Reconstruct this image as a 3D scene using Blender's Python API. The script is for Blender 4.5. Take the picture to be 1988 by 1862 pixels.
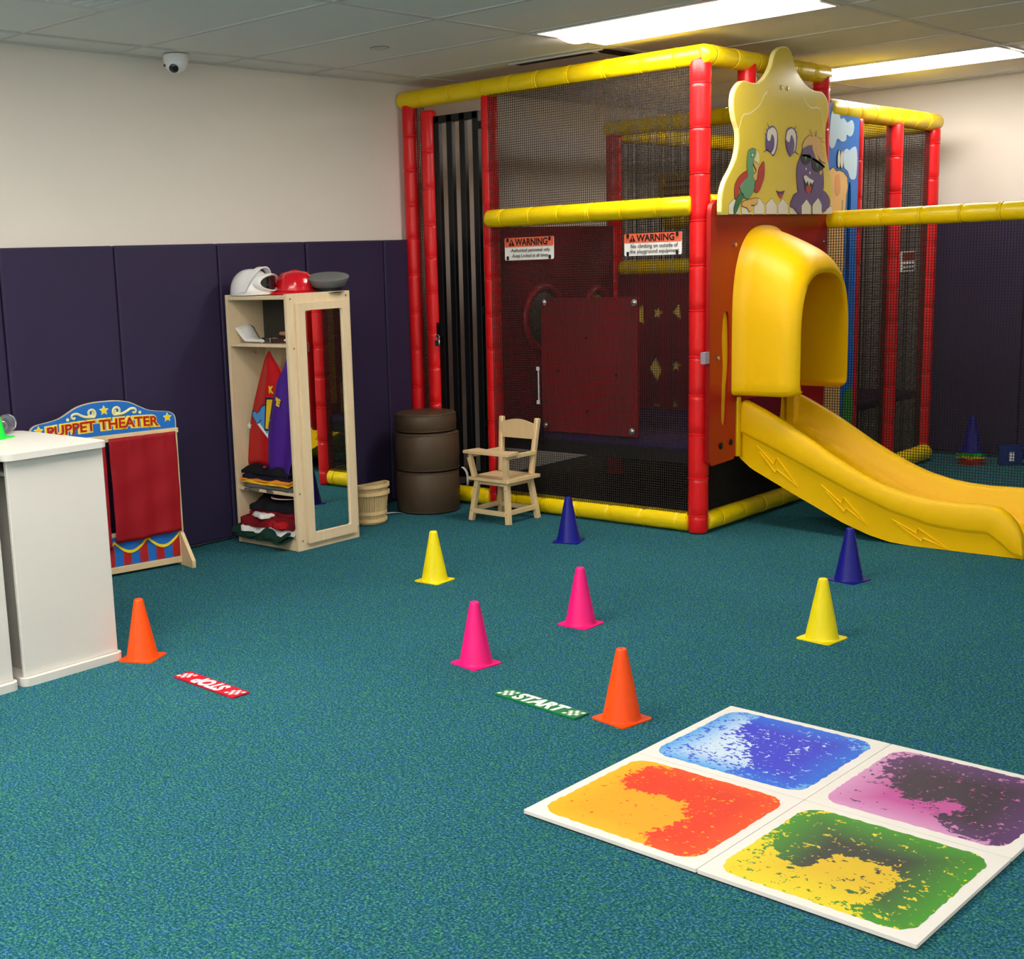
import bpy, bmesh, math, random
from mathutils import Vector, Matrix
import numpy as np
random.seed(7)
PI = math.pi
for o in list(bpy.data.objects): bpy.data.objects.remove(o)
SC = bpy.context.scene
COL = SC.collection

# ------------------------------------------------------------------ camera
CAM_H = 1.3795
F, CX, CY, YAW, PITCH, ROLL = 2522.4, 746.0, 969.8, -0.7650, 0.1804, -0.0385
fw = Vector((math.sin(YAW)*math.cos(PITCH), math.cos(YAW)*math.cos(PITCH), -math.sin(PITCH)))
rt = Vector((math.cos(YAW), -math.sin(YAW), 0)); up = rt.cross(fw)
rt2 = rt*math.cos(ROLL)+up*math.sin(ROLL); up2 = -rt*math.sin(ROLL)+up*math.cos(ROLL)
cd = bpy.data.cameras.new('camera'); cam = bpy.data.objects.new('camera', cd); COL.objects.link(cam)
cd.sensor_fit = 'HORIZONTAL'; cd.sensor_width = 36.0; cd.lens = F/1988*36
cd.shift_x = (994-CX)/1988; cd.shift_y = (CY-931)/1988
cd.clip_start = .05; cd.clip_end = 60
M = Matrix.Identity(4)
for i in range(3): M[i][0] = rt2[i]; M[i][1] = up2[i]; M[i][2] = -fw[i]
M[0][3], M[1][3], M[2][3] = 0, 0, CAM_H
cam.matrix_world = M
SC.camera = cam

# ------------------------------------------------------------------ world, exposure
w = bpy.data.worlds.new('world'); SC.world = w; w.use_nodes = True
w.node_tree.nodes['Background'].inputs[0].default_value = (.9, .95, 1, 1)
w.node_tree.nodes['Background'].inputs[1].default_value = .02
SC.view_settings.view_transform = 'Standard'; SC.view_settings.look = 'None'
SC.view_settings.gamma = 1; SC.view_settings.use_curve_mapping = False
SC.view_settings.exposure = 1.15
LIGHT = 11.0          # emission of the ceiling light lenses
# room
XW, XR, YF, YB, H = -5.170, 3.6, -2.6, 8.712, 2.371
X0, Y0, TU, TV = -4.9458, 3.0945, .6096, 1.2192       # ceiling lattice

# ------------------------------------------------------------------ materials
def lin(c):
    if isinstance(c, str): c = tuple(int(c[i:i+2], 16) for i in (0, 2, 4))
    return tuple(((v/255)/12.92 if v/255 <= .04045 else ((v/255+.055)/1.055)**2.4) for v in c)+(1,)
MATS = {}
def mat(name, col, rough=.5, metal=0, spec=.5, noise=0, nscale=20, bump=0, bscale=200, coat=0, trans=0, ior=1.45, emit=0, sub=0, stretch=None):
    if name in MATS: return MATS[name]
    m = bpy.data.materials.new(name); m.use_nodes = True; N = m.node_tree.nodes; L = m.node_tree.links
    b = N['Principled BSDF']; c = lin(col)
    b.inputs['Base Color'].default_value = c; b.inputs['Roughness'].default_value = rough
    b.inputs['Metallic'].default_value = metal; b.inputs['Specular IOR Level'].default_value = spec
    b.inputs['Coat Weight'].default_value = coat; b.inputs['Transmission Weight'].default_value = trans; b.inputs['IOR'].default_value = ior
    if emit:
        b.inputs['Emission Color'].default_value = c; b.inputs['Emission Strength'].default_value = emit
    tc = N.new('ShaderNodeTexCoord'); mp = N.new('ShaderNodeMapping'); L.new(tc.outputs['Object'], mp.inputs[0])
    if stretch: mp.inputs['Scale'].default_value = stretch
    if noise:
        n = N.new('ShaderNodeTexNoise'); n.inputs['Scale'].default_value = nscale; n.inputs['Detail'].default_value = 4
        L.new(mp.outputs[0], n.inputs[0])
        mx = N.new('ShaderNodeMix'); mx.data_type = 'RGBA'
        mx.inputs['A'].default_value = tuple(v*(1-noise) for v in c[:3])+(1,); mx.inputs['B'].default_value = tuple(min(1, v*(1+noise)) for v in c[:3])+(1,)
        L.new(n.outputs['Fac'], mx.inputs['Factor']); L.new(mx.outputs['Result'], b.inputs['Base Color'])
    if bump:
        n2 = N.new('ShaderNodeTexNoise'); n2.inputs['Scale'].default_value = bscale; n2.inputs['Detail'].default_value = 3
        L.new(mp.outputs[0], n2.inputs[0]); bp = N.new('ShaderNodeBump'); bp.inputs['Strength'].default_value = bump; bp.inputs['Distance'].default_value = .002
        L.new(n2.outputs['Fac'], bp.inputs['Height']); L.new(bp.outputs[0], b.inputs['Normal'])
    MATS[name] = m
    return m

def carpet_mat():
    m = bpy.data.materials.new('carpet'); m.use_nodes = True; N = m.node_tree.nodes; L = m.node_tree.links; b = N['Principled BSDF']
    tc = N.new('ShaderNodeTexCoord')
    n1 = N.new('ShaderNodeTexNoise'); n1.inputs['Scale'].default_value = 150; n1.inputs['Detail'].default_value = 5; n1.inputs['Roughness'].default_value = .75
    L.new(tc.outputs['Object'], n1.inputs[0])
    r1 = N.new('ShaderNodeValToRGB'); cr = r1.color_ramp
    cr.elements[0].position = .33; cr.elements[0].color = lin((2, 28, 38)); cr.elements[1].position = .70; cr.elements[1].color = lin((140, 198, 194))
    e = cr.elements.new(.50); e.color = lin((28, 92, 100))
    L.new(n1.outputs['Fac'], r1.inputs[0])
    v = N.new('ShaderNodeTexVoronoi'); v.inputs['Scale'].default_value = 105; L.new(tc.outputs['Object'], v.inputs['Vector'])
    sp = N.new('ShaderNodeSeparateColor'); L.new(v.outputs['Color'], sp.inputs[0])
    r2 = N.new('ShaderNodeValToRGB'); r2.color_ramp.interpolation = 'CONSTANT'; c2 = r2.color_ramp
    c2.elements[0].position = 0; c2.elements[0].color = lin((30, 84, 146)); c2.elements[1].position = .24; c2.elements[1].color = lin((26, 92, 100))
    e = c2.elements.new(.80); e.color = lin((60, 130, 80)); e = c2.elements.new(.9); e.color = lin((16, 66, 76))
    L.new(sp.outputs[0], r2.inputs[0])
    mx = N.new('ShaderNodeMix'); mx.data_type = 'RGBA'; mx.inputs['Factor'].default_value = .40
    L.new(r1.outputs[0], mx.inputs['A']); L.new(r2.outputs[0], mx.inputs['B'])
    # soft large scale wear of the pile
    n3 = N.new('ShaderNodeTexNoise'); n3.inputs['Scale'].default_value = 1.3; n3.inputs['Detail'].default_value = 2; L.new(tc.outputs['Object'], n3.inputs[0])
    hs = N.new('ShaderNodeHueSaturation'); mr = N.new('ShaderNodeMapRange'); mr.inputs['To Min'].default_value = .85; mr.inputs['To Max'].default_value = 1.15
    L.new(n3.outputs['Fac'], mr.inputs['Value']); L.new(mr.outputs[0], hs.inputs['Value']); L.new(mx.outputs['Result'], hs.inputs['Color'])
    L.new(hs.outputs[0], b.inputs['Base Color'])
    b.inputs['Roughness'].default_value = 1; b.inputs['Specular IOR Level'].default_value = .03
    bp = N.new('ShaderNodeBump'); bp.inputs['Strength'].default_value = .5; bp.inputs['Distance'].default_value = .006
    L.new(n1.outputs['Fac'], bp.inputs['Height']); L.new(bp.outputs[0], b.inputs['Normal'])
    return m

CARPET = carpet_mat()
PAINT = mat('beige_paint', (233, 227, 217), .75, spec=.25, noise=.02, nscale=3, bump=.08, bscale=120)
PAINTW = mat('white_paint', (244, 243, 240), .75, spec=.25, noise=.02, nscale=3)
PAD = mat('purple_vinyl', (50, 42, 72), .55, spec=.3, noise=.05, nscale=4, bump=.12, bscale=350)
PADEDGE = mat('purple_vinyl_side', (56, 42, 70), .5, spec=.4)
TILE = mat('ceiling_tile', (240, 239, 232), .9, spec=.1, noise=.03, nscale=90, bump=.25, bscale=300)
TBAR = mat('grid_bar', (214, 212, 206), .5, spec=.3)
YEL = mat('yellow_vinyl', (247, 214, 4), .34, spec=.5, noise=.03, nscale=8, bump=.25, bscale=45)
RED = mat('red_vinyl', (228, 22, 26), .34, spec=.5, noise=.04, nscale=8, bump=.25, bscale=45)
SLIDE = mat('yellow_plastic', (250, 198, 0), .42, spec=.3, noise=.02, nscale=5, bump=.05, bscale=60)
BLACKM = mat('black_metal', (16, 18, 19), .35, metal=.2, spec=.5)
NETM = mat('black_net_cord', (46, 41, 38), .8, spec=.2)
MAROON = mat('maroon_board', (122, 20, 34), .45, spec=.4, noise=.05, nscale=6)
REDB = mat('red_board', (168, 26, 20), .38, spec=.45, noise=.04, nscale=5)
PURB = mat('purple_mat', (58, 36, 84), .6, spec=.3, noise=.05)
STEEL = mat('steel', (200, 200, 198), .25, metal=1)
DARKST = mat('dark_bolt', (30, 28, 26), .4, metal=.6)
WOOD = mat('maple_wood', (226, 205, 168), .45, spec=.4, noise=.10, nscale=9, stretch=(9, 9, .8), bump=.05, bscale=60)
WOODH = mat('birch_wood', (222, 197, 152), .42, spec=.4, noise=.10, nscale=9, stretch=(1, 9, 9))
WHITE = mat('white_laminate', (218, 215, 207), .4, spec=.4, noise=.01)
WHITEP = mat('white_plastic', (240, 240, 240), .22, spec=.5, coat=.3)
PRINTW = mat('white_print', (240, 238, 232), .45)
BLACKP = mat('black_print', (22, 18, 18), .5)
BROWN = mat('brown_vinyl', (76, 60, 44), .5, spec=.4, noise=.04, nscale=6, bump=.06, bscale=260)

# ------------------------------------------------------------------ mesh helpers
class MB:
    def __init__(s): s.v = []; s.f = []
    def add(s, vs, fs):
        o = len(s.v); s.v += [tuple(p) for p in vs]; s.f += [tuple(i+o for i in q) for q in fs]; return s
    def box(s, x0, x1, y0, y1, z0, z1, m=None):
        vs = [Vector((x, y, z)) for x in (x0, x1) for y in (y0, y1) for z in (z0, z1)]
        if m is not None: vs = [m @ p for p in vs]
        return s.add(vs, [(0, 1, 3, 2), (4, 6, 7, 5), (0, 4, 5, 1), (2, 3, 7, 6), (0, 2, 6, 4), (1, 5, 7, 3)])
    def bar(s, p0, p1, wx, wy, upv=(0, 0, 1)):
        p0, p1 = Vector(p0), Vector(p1); d = (p1-p0).normalized(); a = d.cross(Vector(upv))
        if a.length < 1e-4: a = Vector((1, 0, 0))
        a.normalize(); b = a.cross(d)
        vs = [p+a*sx*wx/2+b*sy*wy/2 for p in (p0, p1) for sx, sy in ((-1, -1), (1, -1), (1, 1), (-1, 1))]
        return s.add(vs, [(0, 3, 2, 1), (4, 5, 6, 7), (0, 1, 5, 4), (1, 2, 6, 5), (2, 3, 7, 6), (3, 0, 4, 7)])
    def rings(s, rings, closed=True, cap0=True, cap1=True):
        n = len(rings[0]); vs = [p for r in rings for p in r]; fs = []
        for i in range(len(rings)-1):
            for j in range(n if closed else n-1):
                k = (j+1) % n; fs.append((i*n+j, i*n+k, (i+1)*n+k, (i+1)*n+j))
        if cap0: fs.append(tuple(range(n))[::-1])
        if cap1: fs.append(tuple((len(rings)-1)*n+j for j in range(n)))
        return s.add(vs, fs)
    def axis(s, p0, p1, prof, n=16, cap0=True, cap1=True, ov=1.0, flat=None):
        """prof: list of (t in metres from p0, radius)"""
        p0, p1 = Vector(p0), Vector(p1); d = (p1-p0).normalized()
        a = Vector((0, 0, 1)).cross(d)
        if a.length < 1e-3: a = Vector((1, 0, 0))
        a.normalize(); b = d.cross(a)
        R = [[p0+d*t+(a*math.cos(2*PI*j/n)+b*math.sin(2*PI*j/n)*ov)*r for j in range(n)] for t, r in prof]
        return s.rings(R, True, cap0, cap1)
    def cyl(s, p0, p1, r0, r1=None, n=16):
        L = (Vector(p1)-Vector(p0)).length
        return s.axis(p0, p1, [(0, r0), (L, r0 if r1 is None else r1)], n)
    def lathe(s, prof, c=(0, 0, 0), n=28, sx=1, sy=1, cap0=True, cap1=True):
        R = [[(c[0]+r*sx*math.cos(2*PI*j/n), c[1]+r*sy*math.sin(2*PI*j/n), c[2]+z) for j in range(n)] for r, z in prof]
        return s.rings(R, True, cap0, cap1)
    def path(s, pts, r, n=8):
        pts = [Vector(p) for p in pts]; R = []
        for i, p in enumerate(pts):
            d = (pts[min(i+1, len(pts)-1)]-pts[max(i-1, 0)]).normalized()
            a = d.cross(Vector((0.13, .21, 1))).normalized(); b = d.cross(a)
            rr = r[i] if isinstance(r, (list, tuple)) else r
            R.append([p+(a*math.cos(2*PI*j/n)+b*math.sin(2*PI*j/n))*rr for j in range(n)])
        return s.rings(R)
    def me(s, name):
        m = bpy.data.meshes.new(name); m.from_pydata(s.v, [], s.f); m.update()
        bm = bmesh.new(); bm.from_mesh(m); bmesh.ops.recalc_face_normals(bm, faces=bm.faces); bm.to_mesh(m); bm.free()
        return m

def tag(o, label=None, cat=None, group=None, kind=None):
    if label: o['label'] = label
    if cat: o['category'] = cat
    if group: o['group'] = group
    if kind: o['kind'] = kind
    return o
def thing(name, label, cat, loc=(0, 0, 0), rotz=0, group=None):
    o = bpy.data.objects.new(name, None); COL.objects.link(o); o.location = loc; o.rotation_euler = (0, 0, rotz); o.empty_display_size = .1
    return tag(o, label, cat, group)
def root_loc(p):
    v = Vector((0, 0, 0))
    while p is not None: v += p.location; p = p.parent
    return v
def obj(name, mb, m, parent=None, smooth=True, bevel=0, world=False, ang=40, seg=2):
    me = mb.me(name) if isinstance(mb, MB) else mb
    o = bpy.data.objects.new(name, me); COL.objects.link(o)
    me.materials.clear(); me.materials.append(m)
    if parent is not None:
        o.parent = parent
        if world:
            rl = root_loc(parent)
            me.transform(Matrix.Translation(-rl))
    if smooth:
        me.shade_smooth() if hasattr(me, 'shade_smooth') else None
        try:
            me.set_sharp_from_angle(angle=math.radians(ang))
        except Exception: pass
    if bevel:
        b = o.modifiers.new('bevel', 'BEVEL'); b.width = bevel; b.segments = seg; b.limit_method = 'ANGLE'; b.angle_limit = math.radians(35)
        b.harden_normals = False
    return o
def struct(name, mb, m, **k): return tag(obj(name, mb, m, **k), kind='structure')
def copy_tree(o, parent=None):
    c = o.copy(); COL.objects.link(c); c.parent = parent
    for ch in o.children: copy_tree(ch, c)
    return c
def smooth_loop(pts, k=4):
    """closed Catmull-Rom"""
    n = len(pts); out = []
    for i in range(n):
        p0, p1, p2, p3 = [pts[(i+d) % n] for d in (-1, 0, 1, 2)]
        for j in range(k):
            t = j/k
            out.append(tuple(.5*(2*b+(c-a)*t+(2*a-5*b+4*c-d)*t*t+(3*b-a-3*c+d)*t**3) for a, b, c, d in zip(p0, p1, p2, p3)))
    return out
def smooth_open(pts, k=4):
    n = len(pts); out = []
    for i in range(n-1):
        p0, p1, p2, p3 = pts[max(i-1, 0)], pts[i], pts[i+1], pts[min(i+2, n-1)]
        for j in range(k):
            t = j/k
            out.append(tuple(.5*(2*b+(c-a)*t+(2*a-5*b+4*c-d)*t*t+(3*b-a-3*c+d)*t**3) for a, b, c, d in zip(p0, p1, p2, p3)))
    return out+[tuple(pts[-1])]
def curve_mesh(cu):
    ob = bpy.data.objects.new('tmp', cu); COL.objects.link(ob); bpy.context.view_layer.update()
    dg = bpy.context.evaluated_depsgraph_get(); me = bpy.data.meshes.new_from_object(ob.evaluated_get(dg))
    bpy.data.objects.remove(ob); bpy.data.curves.remove(cu); me.materials.clear()
    return me
def flat_mesh(loops, depth):
    """extruded 2D polygons with holes, u,v in the plane, w from 0 to depth"""
    cu = bpy.data.curves.new('t', 'CURVE'); cu.dimensions = '2D'; cu.fill_mode = 'BOTH'; cu.extrude = depth/2
    for lp in loops:
        sp = cu.splines.new('POLY'); sp.points.add(len(lp)-1); sp.use_cyclic_u = True
        for q, p in zip(sp.points, lp): q.co = (p[0], p[1], 0, 1)
    me = curve_mesh(cu); me.transform(Matrix.Translation((0, 0, depth/2)))
    return me
def text_mesh(s, size, depth=.001, bold=0, shear=0, center=True, width=None, space=1):
    cu = bpy.data.curves.new('t', 'FONT'); cu.body = s; cu.size = size; cu.extrude = depth/2; cu.offset = bold; cu.shear = shear
    cu.space_character = space; cu.resolution_u = 3
    cu.align_x = 'CENTER' if center else 'LEFT'; cu.align_y = 'CENTER'
    me = curve_mesh(cu); me.transform(Matrix.Translation((0, 0, depth/2)))
    if width and len(me.vertices):
        xs = [v.co.x for v in me.vertices]; k = width/(max(xs)-min(xs)); c = (max(xs)+min(xs))/2 if center else min(xs)
        me.transform(Matrix.Translation((-c, 0, 0))); me.transform(Matrix.Diagonal((k, 1, 1, 1)))
    return me
def frame(origin, u, v):
    u, v = Vector(u), Vector(v); w_ = u.cross(v); o = Vector(origin)
    return Matrix(((u.x, v.x, w_.x, o.x), (u.y, v.y, w_.y, o.y), (u.z, v.z, w_.z, o.z), (0, 0, 0, 1)))
def put(name, me, fr, m, parent=None, world=True, **k):
    me.transform(fr)
    return obj(name, me, m, parent, world=world, smooth=k.pop('smooth', False), **k)
def FX(x): return frame((x, 0, 0), (0, 1, 0), (0, 0, 1))      # plane facing +X: (u,v)=(y,z)
def FY(y): return frame((0, y, 0), (1, 0, 0), (0, 0, 1))      # plane facing -Y: (u,v)=(x,z)
def FZ(z): return frame((0, 0, z), (1, 0, 0), (0, 1, 0))
def rrect(u0, u1, v0, v1, r, n=5):
    o = []
    for cx, cy, a in ((u1-r, v0+r, -90), (u1-r, v1-r, 0), (u0+r, v1-r, 90), (u0+r, v0+r, 180)):
        for i in range(n+1):
            t = math.radians(a+90*i/n); o.append((cx+r*math.cos(t), cy+r*math.sin(t)))
    return o
def circ(cx, cy, r, n=24, ry=None): return [(cx+r*math.cos(2*PI*i/n), cy+(ry or r)*math.sin(2*PI*i/n)) for i in range(n)]
def star(cx, cy, r, k=.45, rot=90, n=5): return [(cx+(r if i % 2 == 0 else r*k)*math.cos(math.radians(rot+180*i/n)), cy+(r if i % 2 == 0 else r*k)*math.sin(math.radians(rot+180*i/n))) for i in range(2*n)]

# ================================================================== THE ROOM
floor = struct('floor', MB().box(XW-.1, XR+.1, YF-.1, YB+.1, -.08, 0), CARPET, smooth=False)
struct('wall_left', MB().box(XW-.1, XW, YF-.1, YB+.1, 0, 2.9), PAINT, smooth=False)
struct('wall_back', MB().box(XW, XR, YB, YB+.1, 0, 2.9), PAINT, smooth=False)
struct('wall_right', MB().box(XR, XR+.1, YF-.1, YB+.1, 0, 2.9), PAINTW, smooth=False)
struct('wall_front', MB().box(XW, XR, YF-.1, YF, 0, 2.9), PAINTW, smooth=False)
WL, WB = bpy.data.objects['wall_left'], bpy.data.objects['wall_back']
CE = struct('ceiling', MB().box(XW-.1, XR+.1, YF-.1, YB+.1, H+.25, H+.33), mat('plenum_dark', (40, 38, 36), .9), smooth=False)

# ceiling lattice: rows every TU in y, columns every TV in x (light slots left open)
lights = []
for cu_ in (1, 3, 5):
    for ru in (3, 7, -1, -5, -9):
        if (cu_, ru) not in ((3, -1), (3, 3), (3, 7)): lights.append((cu_, ru))
lights += [(1, -3), (1, -7)]  # extra unseen panels added to brighten the left wall and counter
lightset = set(lights)
skip = set(lightset)
tile_me = None
gap = .012
cols = range(-1, 8); rows = range(-12, 11)
for c in cols:
    for r in rows:
        if (c, r) in skip: continue
        x0, x1 = max(X0+c*TV, XW), min(X0+(c+1)*TV, XR); y0, y1 = max(Y0+r*TU, YF), min(Y0+(r+1)*TU, YB)
        if x1-x0 < .03 or y1-y0 < .03: continue
        full = abs(x1-x0-TV) < 1e-6 and abs(y1-y0-TU) < 1e-6
        if (c, r) == (0, -1):
            x1 = X0+.62; full = False
        if full and tile_me is not None:
            o = bpy.data.objects.new('ceiling_tile', tile_me); COL.objects.link(o); o.parent = CE
        else:
            o = obj('ceiling_tile', MB().box(gap, x1-x0-gap, gap, y1-y0-gap, 0, .015), TILE, CE, smooth=False)
            if full: tile_me = o.data
        o.location = (x0, y0, H+.002)
g = [obj('grid_bar', MB().box(X0+c*TV-.012, X0+c*TV+.012, YF, YB, H-.003, H+.02), TBAR, CE, smooth=False) for c in range(0, 8) if X0+c*TV < XR]
bar_me = None
for r in range(-10, 10):
    y = Y0+r*TU
    if YF < y < YB:
        if bar_me is None: bar_me = MB().box(XW, XR, -.012, .012, H-.0025, H+.02).me('grid_bar'); bar_me.materials.append(TBAR)
        o = bpy.data.objects.new('grid_bar', bar_me); COL.objects.link(o); o.parent = CE; o.location = (0, y, 0)
obj('wall_angle', MB().box(XW, XW+.02, YF, YB, H-.006, H+.002), TBAR, CE, smooth=False)
obj('wall_angle', MB().box(XW, XR, YB-.02, YB, H-.006, H+.002), TBAR, CE, smooth=False)
# dark strips for open joints where a tile sits ajar beside the light
DK = mat('open_joint', (14, 12, 11), .9)
a_ = thing('ajar_joint', 'dark open tile joint in the ceiling behind the lit panel above the play frame', 'vent', (-3.83, 5.62, H))
obj('slot', MB().box(-.50, -.02, -.02, .050, -.007, .0), DK, a_, smooth=False)
obj('slot', MB().box(-.01, .05, 0.02, .52, -.007, .0), DK, a_, smooth=False)
obj('joint_frame', MB().box(-.52, .05, -.03, -.012, -.008, .0).box(-.02, .0, -.012, .035, -.009, .0), TBAR, a_, smooth=False)

# ceiling lights
LENS = mat('light_lens', (255, 247, 240), .5, emit=LIGHT)
PAN = mat('white_enamel', (236, 234, 228), .35)
def make_light():
    t = thing('ceiling_light', 'x', 'ceiling light', (0, 0, H))
    L_, W_ = TV-.03, TU-.03
    fr = MB()
    for s in (-1, 1):
        fr.box(-L_/2, L_/2, s*W_/2-(.018 if s > 0 else 0), s*W_/2+(.018 if s < 0 else 0), -.006, .012)
        fr.box(s*L_/2-(.018 if s > 0 else 0), s*L_/2+(.018 if s < 0 else 0), -W_/2, W_/2, -.006, .012)
    obj('light_frame', fr, PAN, t, smooth=False)
    # curved reflector pans either side of the lens, closing up into the ceiling
    for s in (-1, 1):
        R = []
        for i in range(9):
            a = i/8; y = s*(W_/2-.016-a*(W_/2-.016-.13)); z = .012+.055*math.sin(a*PI/2)
            R.append([(-L_/2+.016, y, z), (L_/2-.016, y, z)])
        m = MB(); m.rings(R, False, False, False); obj('reflector_pan', m, PAN, t)
    R = []
    for i in range(13):
        a = PI*i/12; R.append([(-L_/2+.016, -.145*math.cos(a), .03-.052*math.sin(a)), (L_/2-.016, -.145*math.cos(a), .03-.052*math.sin(a))])
    m = MB(); m.rings(R, False, False, False); obj('lens', m, LENS, t)
    obj('housing', MB().box(-L_/2, L_/2, -W_/2, W_/2, .07, .12), PAN, t, smooth=False)
    obj('end_plate', MB().box(-L_/2+.008, -L_/2+.016, -W_/2+.01, W_/2-.01, 0, .07), PAN, t, smooth=False)
    obj('end_plate', MB().box(L_/2-.016, L_/2-.008, -W_/2+.01, W_/2-.01, 0, .07), PAN, t, smooth=False)
    return t
proto = make_light(); lab = {(1, 3): 'long lit ceiling panel in front of the yellow top rail', (1, 7): 'long lit ceiling panel near the back wall behind the star board'}
for i, (c, r) in enumerate(lights):
    t = proto if i == 0 else copy_tree(proto)
    t.location = (X0+(c+.5)*TV, Y0+(r+.5)*TU, H)
    tag(t, lab.get((c, r), 'ceiling light panel overhead, out of the picture'), 'ceiling light', 'recessed ceiling light panels')
# return air grille (only a corner in view)
t = thing('air_grille', 'pale square air grille with dark rim at the top left of the ceiling', 'vent', (X0+.625, Y0-TU, H))
obj('grille_frame', MB().box(.0, .592, .0, .606, -.012, .004), mat('grille_white', (226, 226, 224), .5), t, smooth=False)
obj('grille_rim', MB().box(-.006, .598, -.004, .6135, -.005, .008), mat('grille_dark', (70, 68, 66), .7), t, smooth=False)
for i in range(9): obj('louver', MB().box(.06, .53, .07+i*.055, .095+i*.055, -.018, -.011), MATS['grille_white'], t, smooth=False)

# security camera dome
t = thing('security_camera', 'white dome security camera on the ceiling by the left wall', 'security camera', (-5.035, 3.955, H-.003))
obj('mount', MB().lathe([(.058, 0), (.06, -.006), (.06, -.028), (.056, -.034)], n=32), WHITEP, t)
dm = [(.056*math.cos(a), -.034-.05*math.sin(a)) for a in [i*PI/2/8 for i in range(9)]]; dm[-1] = (.002, dm[-1][1])
obj('dome', MB().lathe(dm, n=32), WHITEP, t)
lm = MB(); c0 = Vector((.018, -.026, -.058)); dr = Vector((.45, -.6, -.62)).normalized()
lm.axis(c0, c0+dr, [(0, .022), (.016, .022), (.022, .015), (.024, .002)], n=20); obj('lens_eye', lm, mat('dark_glass', (22, 22, 24), .08, coat=.5), t)
lm = MB(); c0 = Vector((-.018, -.05, -.048)); dr = Vector((-.1, -.9, -.4)).normalized(); lm.axis(c0, c0+dr, [(0, .006), (.006, .006)], n=12); obj('sensor', lm, MATS['dark_glass'], t)
t = thing('sprinkler_cover', 'small round flush sprinkler cover on the ceiling tile', 'sprinkler cover', (-4.381, 4.65, H+.002))
obj('plate', MB().lathe([(.042, -.001), (.042, -.004), (.036, -.0065), (.001, -.0065)], n=28), TBAR, t)
obj('rim', MB().lathe([(.046, 0), (.046, -.0025), (.0425, -.0025)], n=28), mat('rim_grey', (120, 118, 112), .6), t)

# padded wainscot: every pad its own panel
def pad_mesh(wd, ht, dp=.045):
    return MB().box(0, dp, .003, wd-.003, .012, ht).me('wall_pad')
PT = 1.503
seams = [5.661, 5.415, 4.815, 4.212, 3.597, 2.997, 2.397, 1.797, 1.197, .597, -.003, -.603, -1.203]
pm = {}
for a, b in zip(seams[1:], seams[:-1]):
    k = round(b-a, 2)
    if k not in pm: pm[k] = pad_mesh(b-a, PT)
    o = obj('wall_pad', pm[k], PAD, WL, smooth=False, bevel=.012, seg=3); o.location = (XW, a, 0)
bp = MB().box(.003, .597, -.045, 0, .012, PT).me('wall_pad')
x = -3.345
while x < XR-.3:
    o = obj('wall_pad', bp, PAD, WB, smooth=False, bevel=.012, seg=3); o.location = (x, YB, 0); x += .6

# ================================================================== PLAY STRUCTURE
PS = thing('play_structure', 'soft play frame of red posts and yellow rails with black nets and a yellow slide', 'play structure', (-3.25, 5.62, 0))
def foam(name, p0, p1, m, r=.048, pitch=.2, seed=0, cap=True, label=None):
    rnd = random.Random(seed); p0, p1 = Vector(p0), Vector(p1); Ln = (p1-p0).length
    prof = [(0, r*.55), (.004, r*.9), (.016, r)] if cap else [(0, r)]
    t = pitch*rnd.uniform(.3, .9)
    while t < Ln-.05:
        k = r*rnd.uniform(.985, 1.03)
        prof += [(t-.02, k), (t-.006, k), (t-.004, r*.94), (t-.001, r*.94), (t, r*1.035), (t+.004, r*1.035), (t+.005, r*.94), (t+.009, r*.95), (t+.016, r*1.01), (t+.05, r*rnd.uniform(1.0, 1.03))]
        t += pitch*rnd.uniform(.9, 1.12)
    prof += [(Ln-.016, r), (Ln-.004, r*.9), (Ln, r*.55)] if cap else [(Ln, r)]
    mb = MB(); mb.axis(p0, p1, prof, n=20)
    return obj(name, mb, m, PS, world=True, ang=60)
def fy(x): return 5.622+.013*(-3.248-x)
XC, XS, YI = -4.535, -3.225, 6.84        # side wall plane, slide side plane, inner wall plane
ZT, ZM, ZB, ZT2 = 2.272, 1.588, .05, 2.085
XA, XBp = -5.105, -4.965
RP = .0485
# posts
for i, (x, y, z1, r) in enumerate([(XA, fy(XA), ZT-.02, .044), (XBp, fy(XBp), ZT-.07, .044), (XC, fy(XC)+.01, ZT-.02, .044), (-3.248, 5.622, ZT-.01, RP),
        (XC, YI, ZT2, RP), (XS, 6.83, ZT, .044), (XS, 7.25, ZT2-.02, RP), (XS, 7.80, ZT2-.02, RP), (XS, 8.37, ZT2-.02, .045), (XC, 8.37, ZT2, .045)]):
    foam('post', (x, y, 0), (x, y, z1), RED, r, seed=i+1)
foam('post', (XS, 6.02, 1.62), (XS, 6.02, ZT), RED, .044, seed=40)
# top rails
foam('rail', (-5.165, fy(-5.165)-.005, ZT), (-3.225, 5.62, ZT), YEL, RP, seed=20)
foam('rail', (XS, 5.585, ZT), (XS, 6.875, ZT), YEL, .046, seed=21)
foam('rail', (XC-.05, YI, ZT2+.03), (XS, YI, ZT2+.03), YEL, .046, seed=22)
foam('rail', (XS, 6.88, ZT2+.015), (XS, 8.42, ZT2+.015), YEL, .052, seed=23)
foam('rail', (XC, 8.37, ZT2), (XS, 8.37, ZT2), YEL, .046, seed=24)
foam('rail', (XC, YI, ZT2), (XC, 8.4, ZT2), YEL, .046, seed=27)
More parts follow.
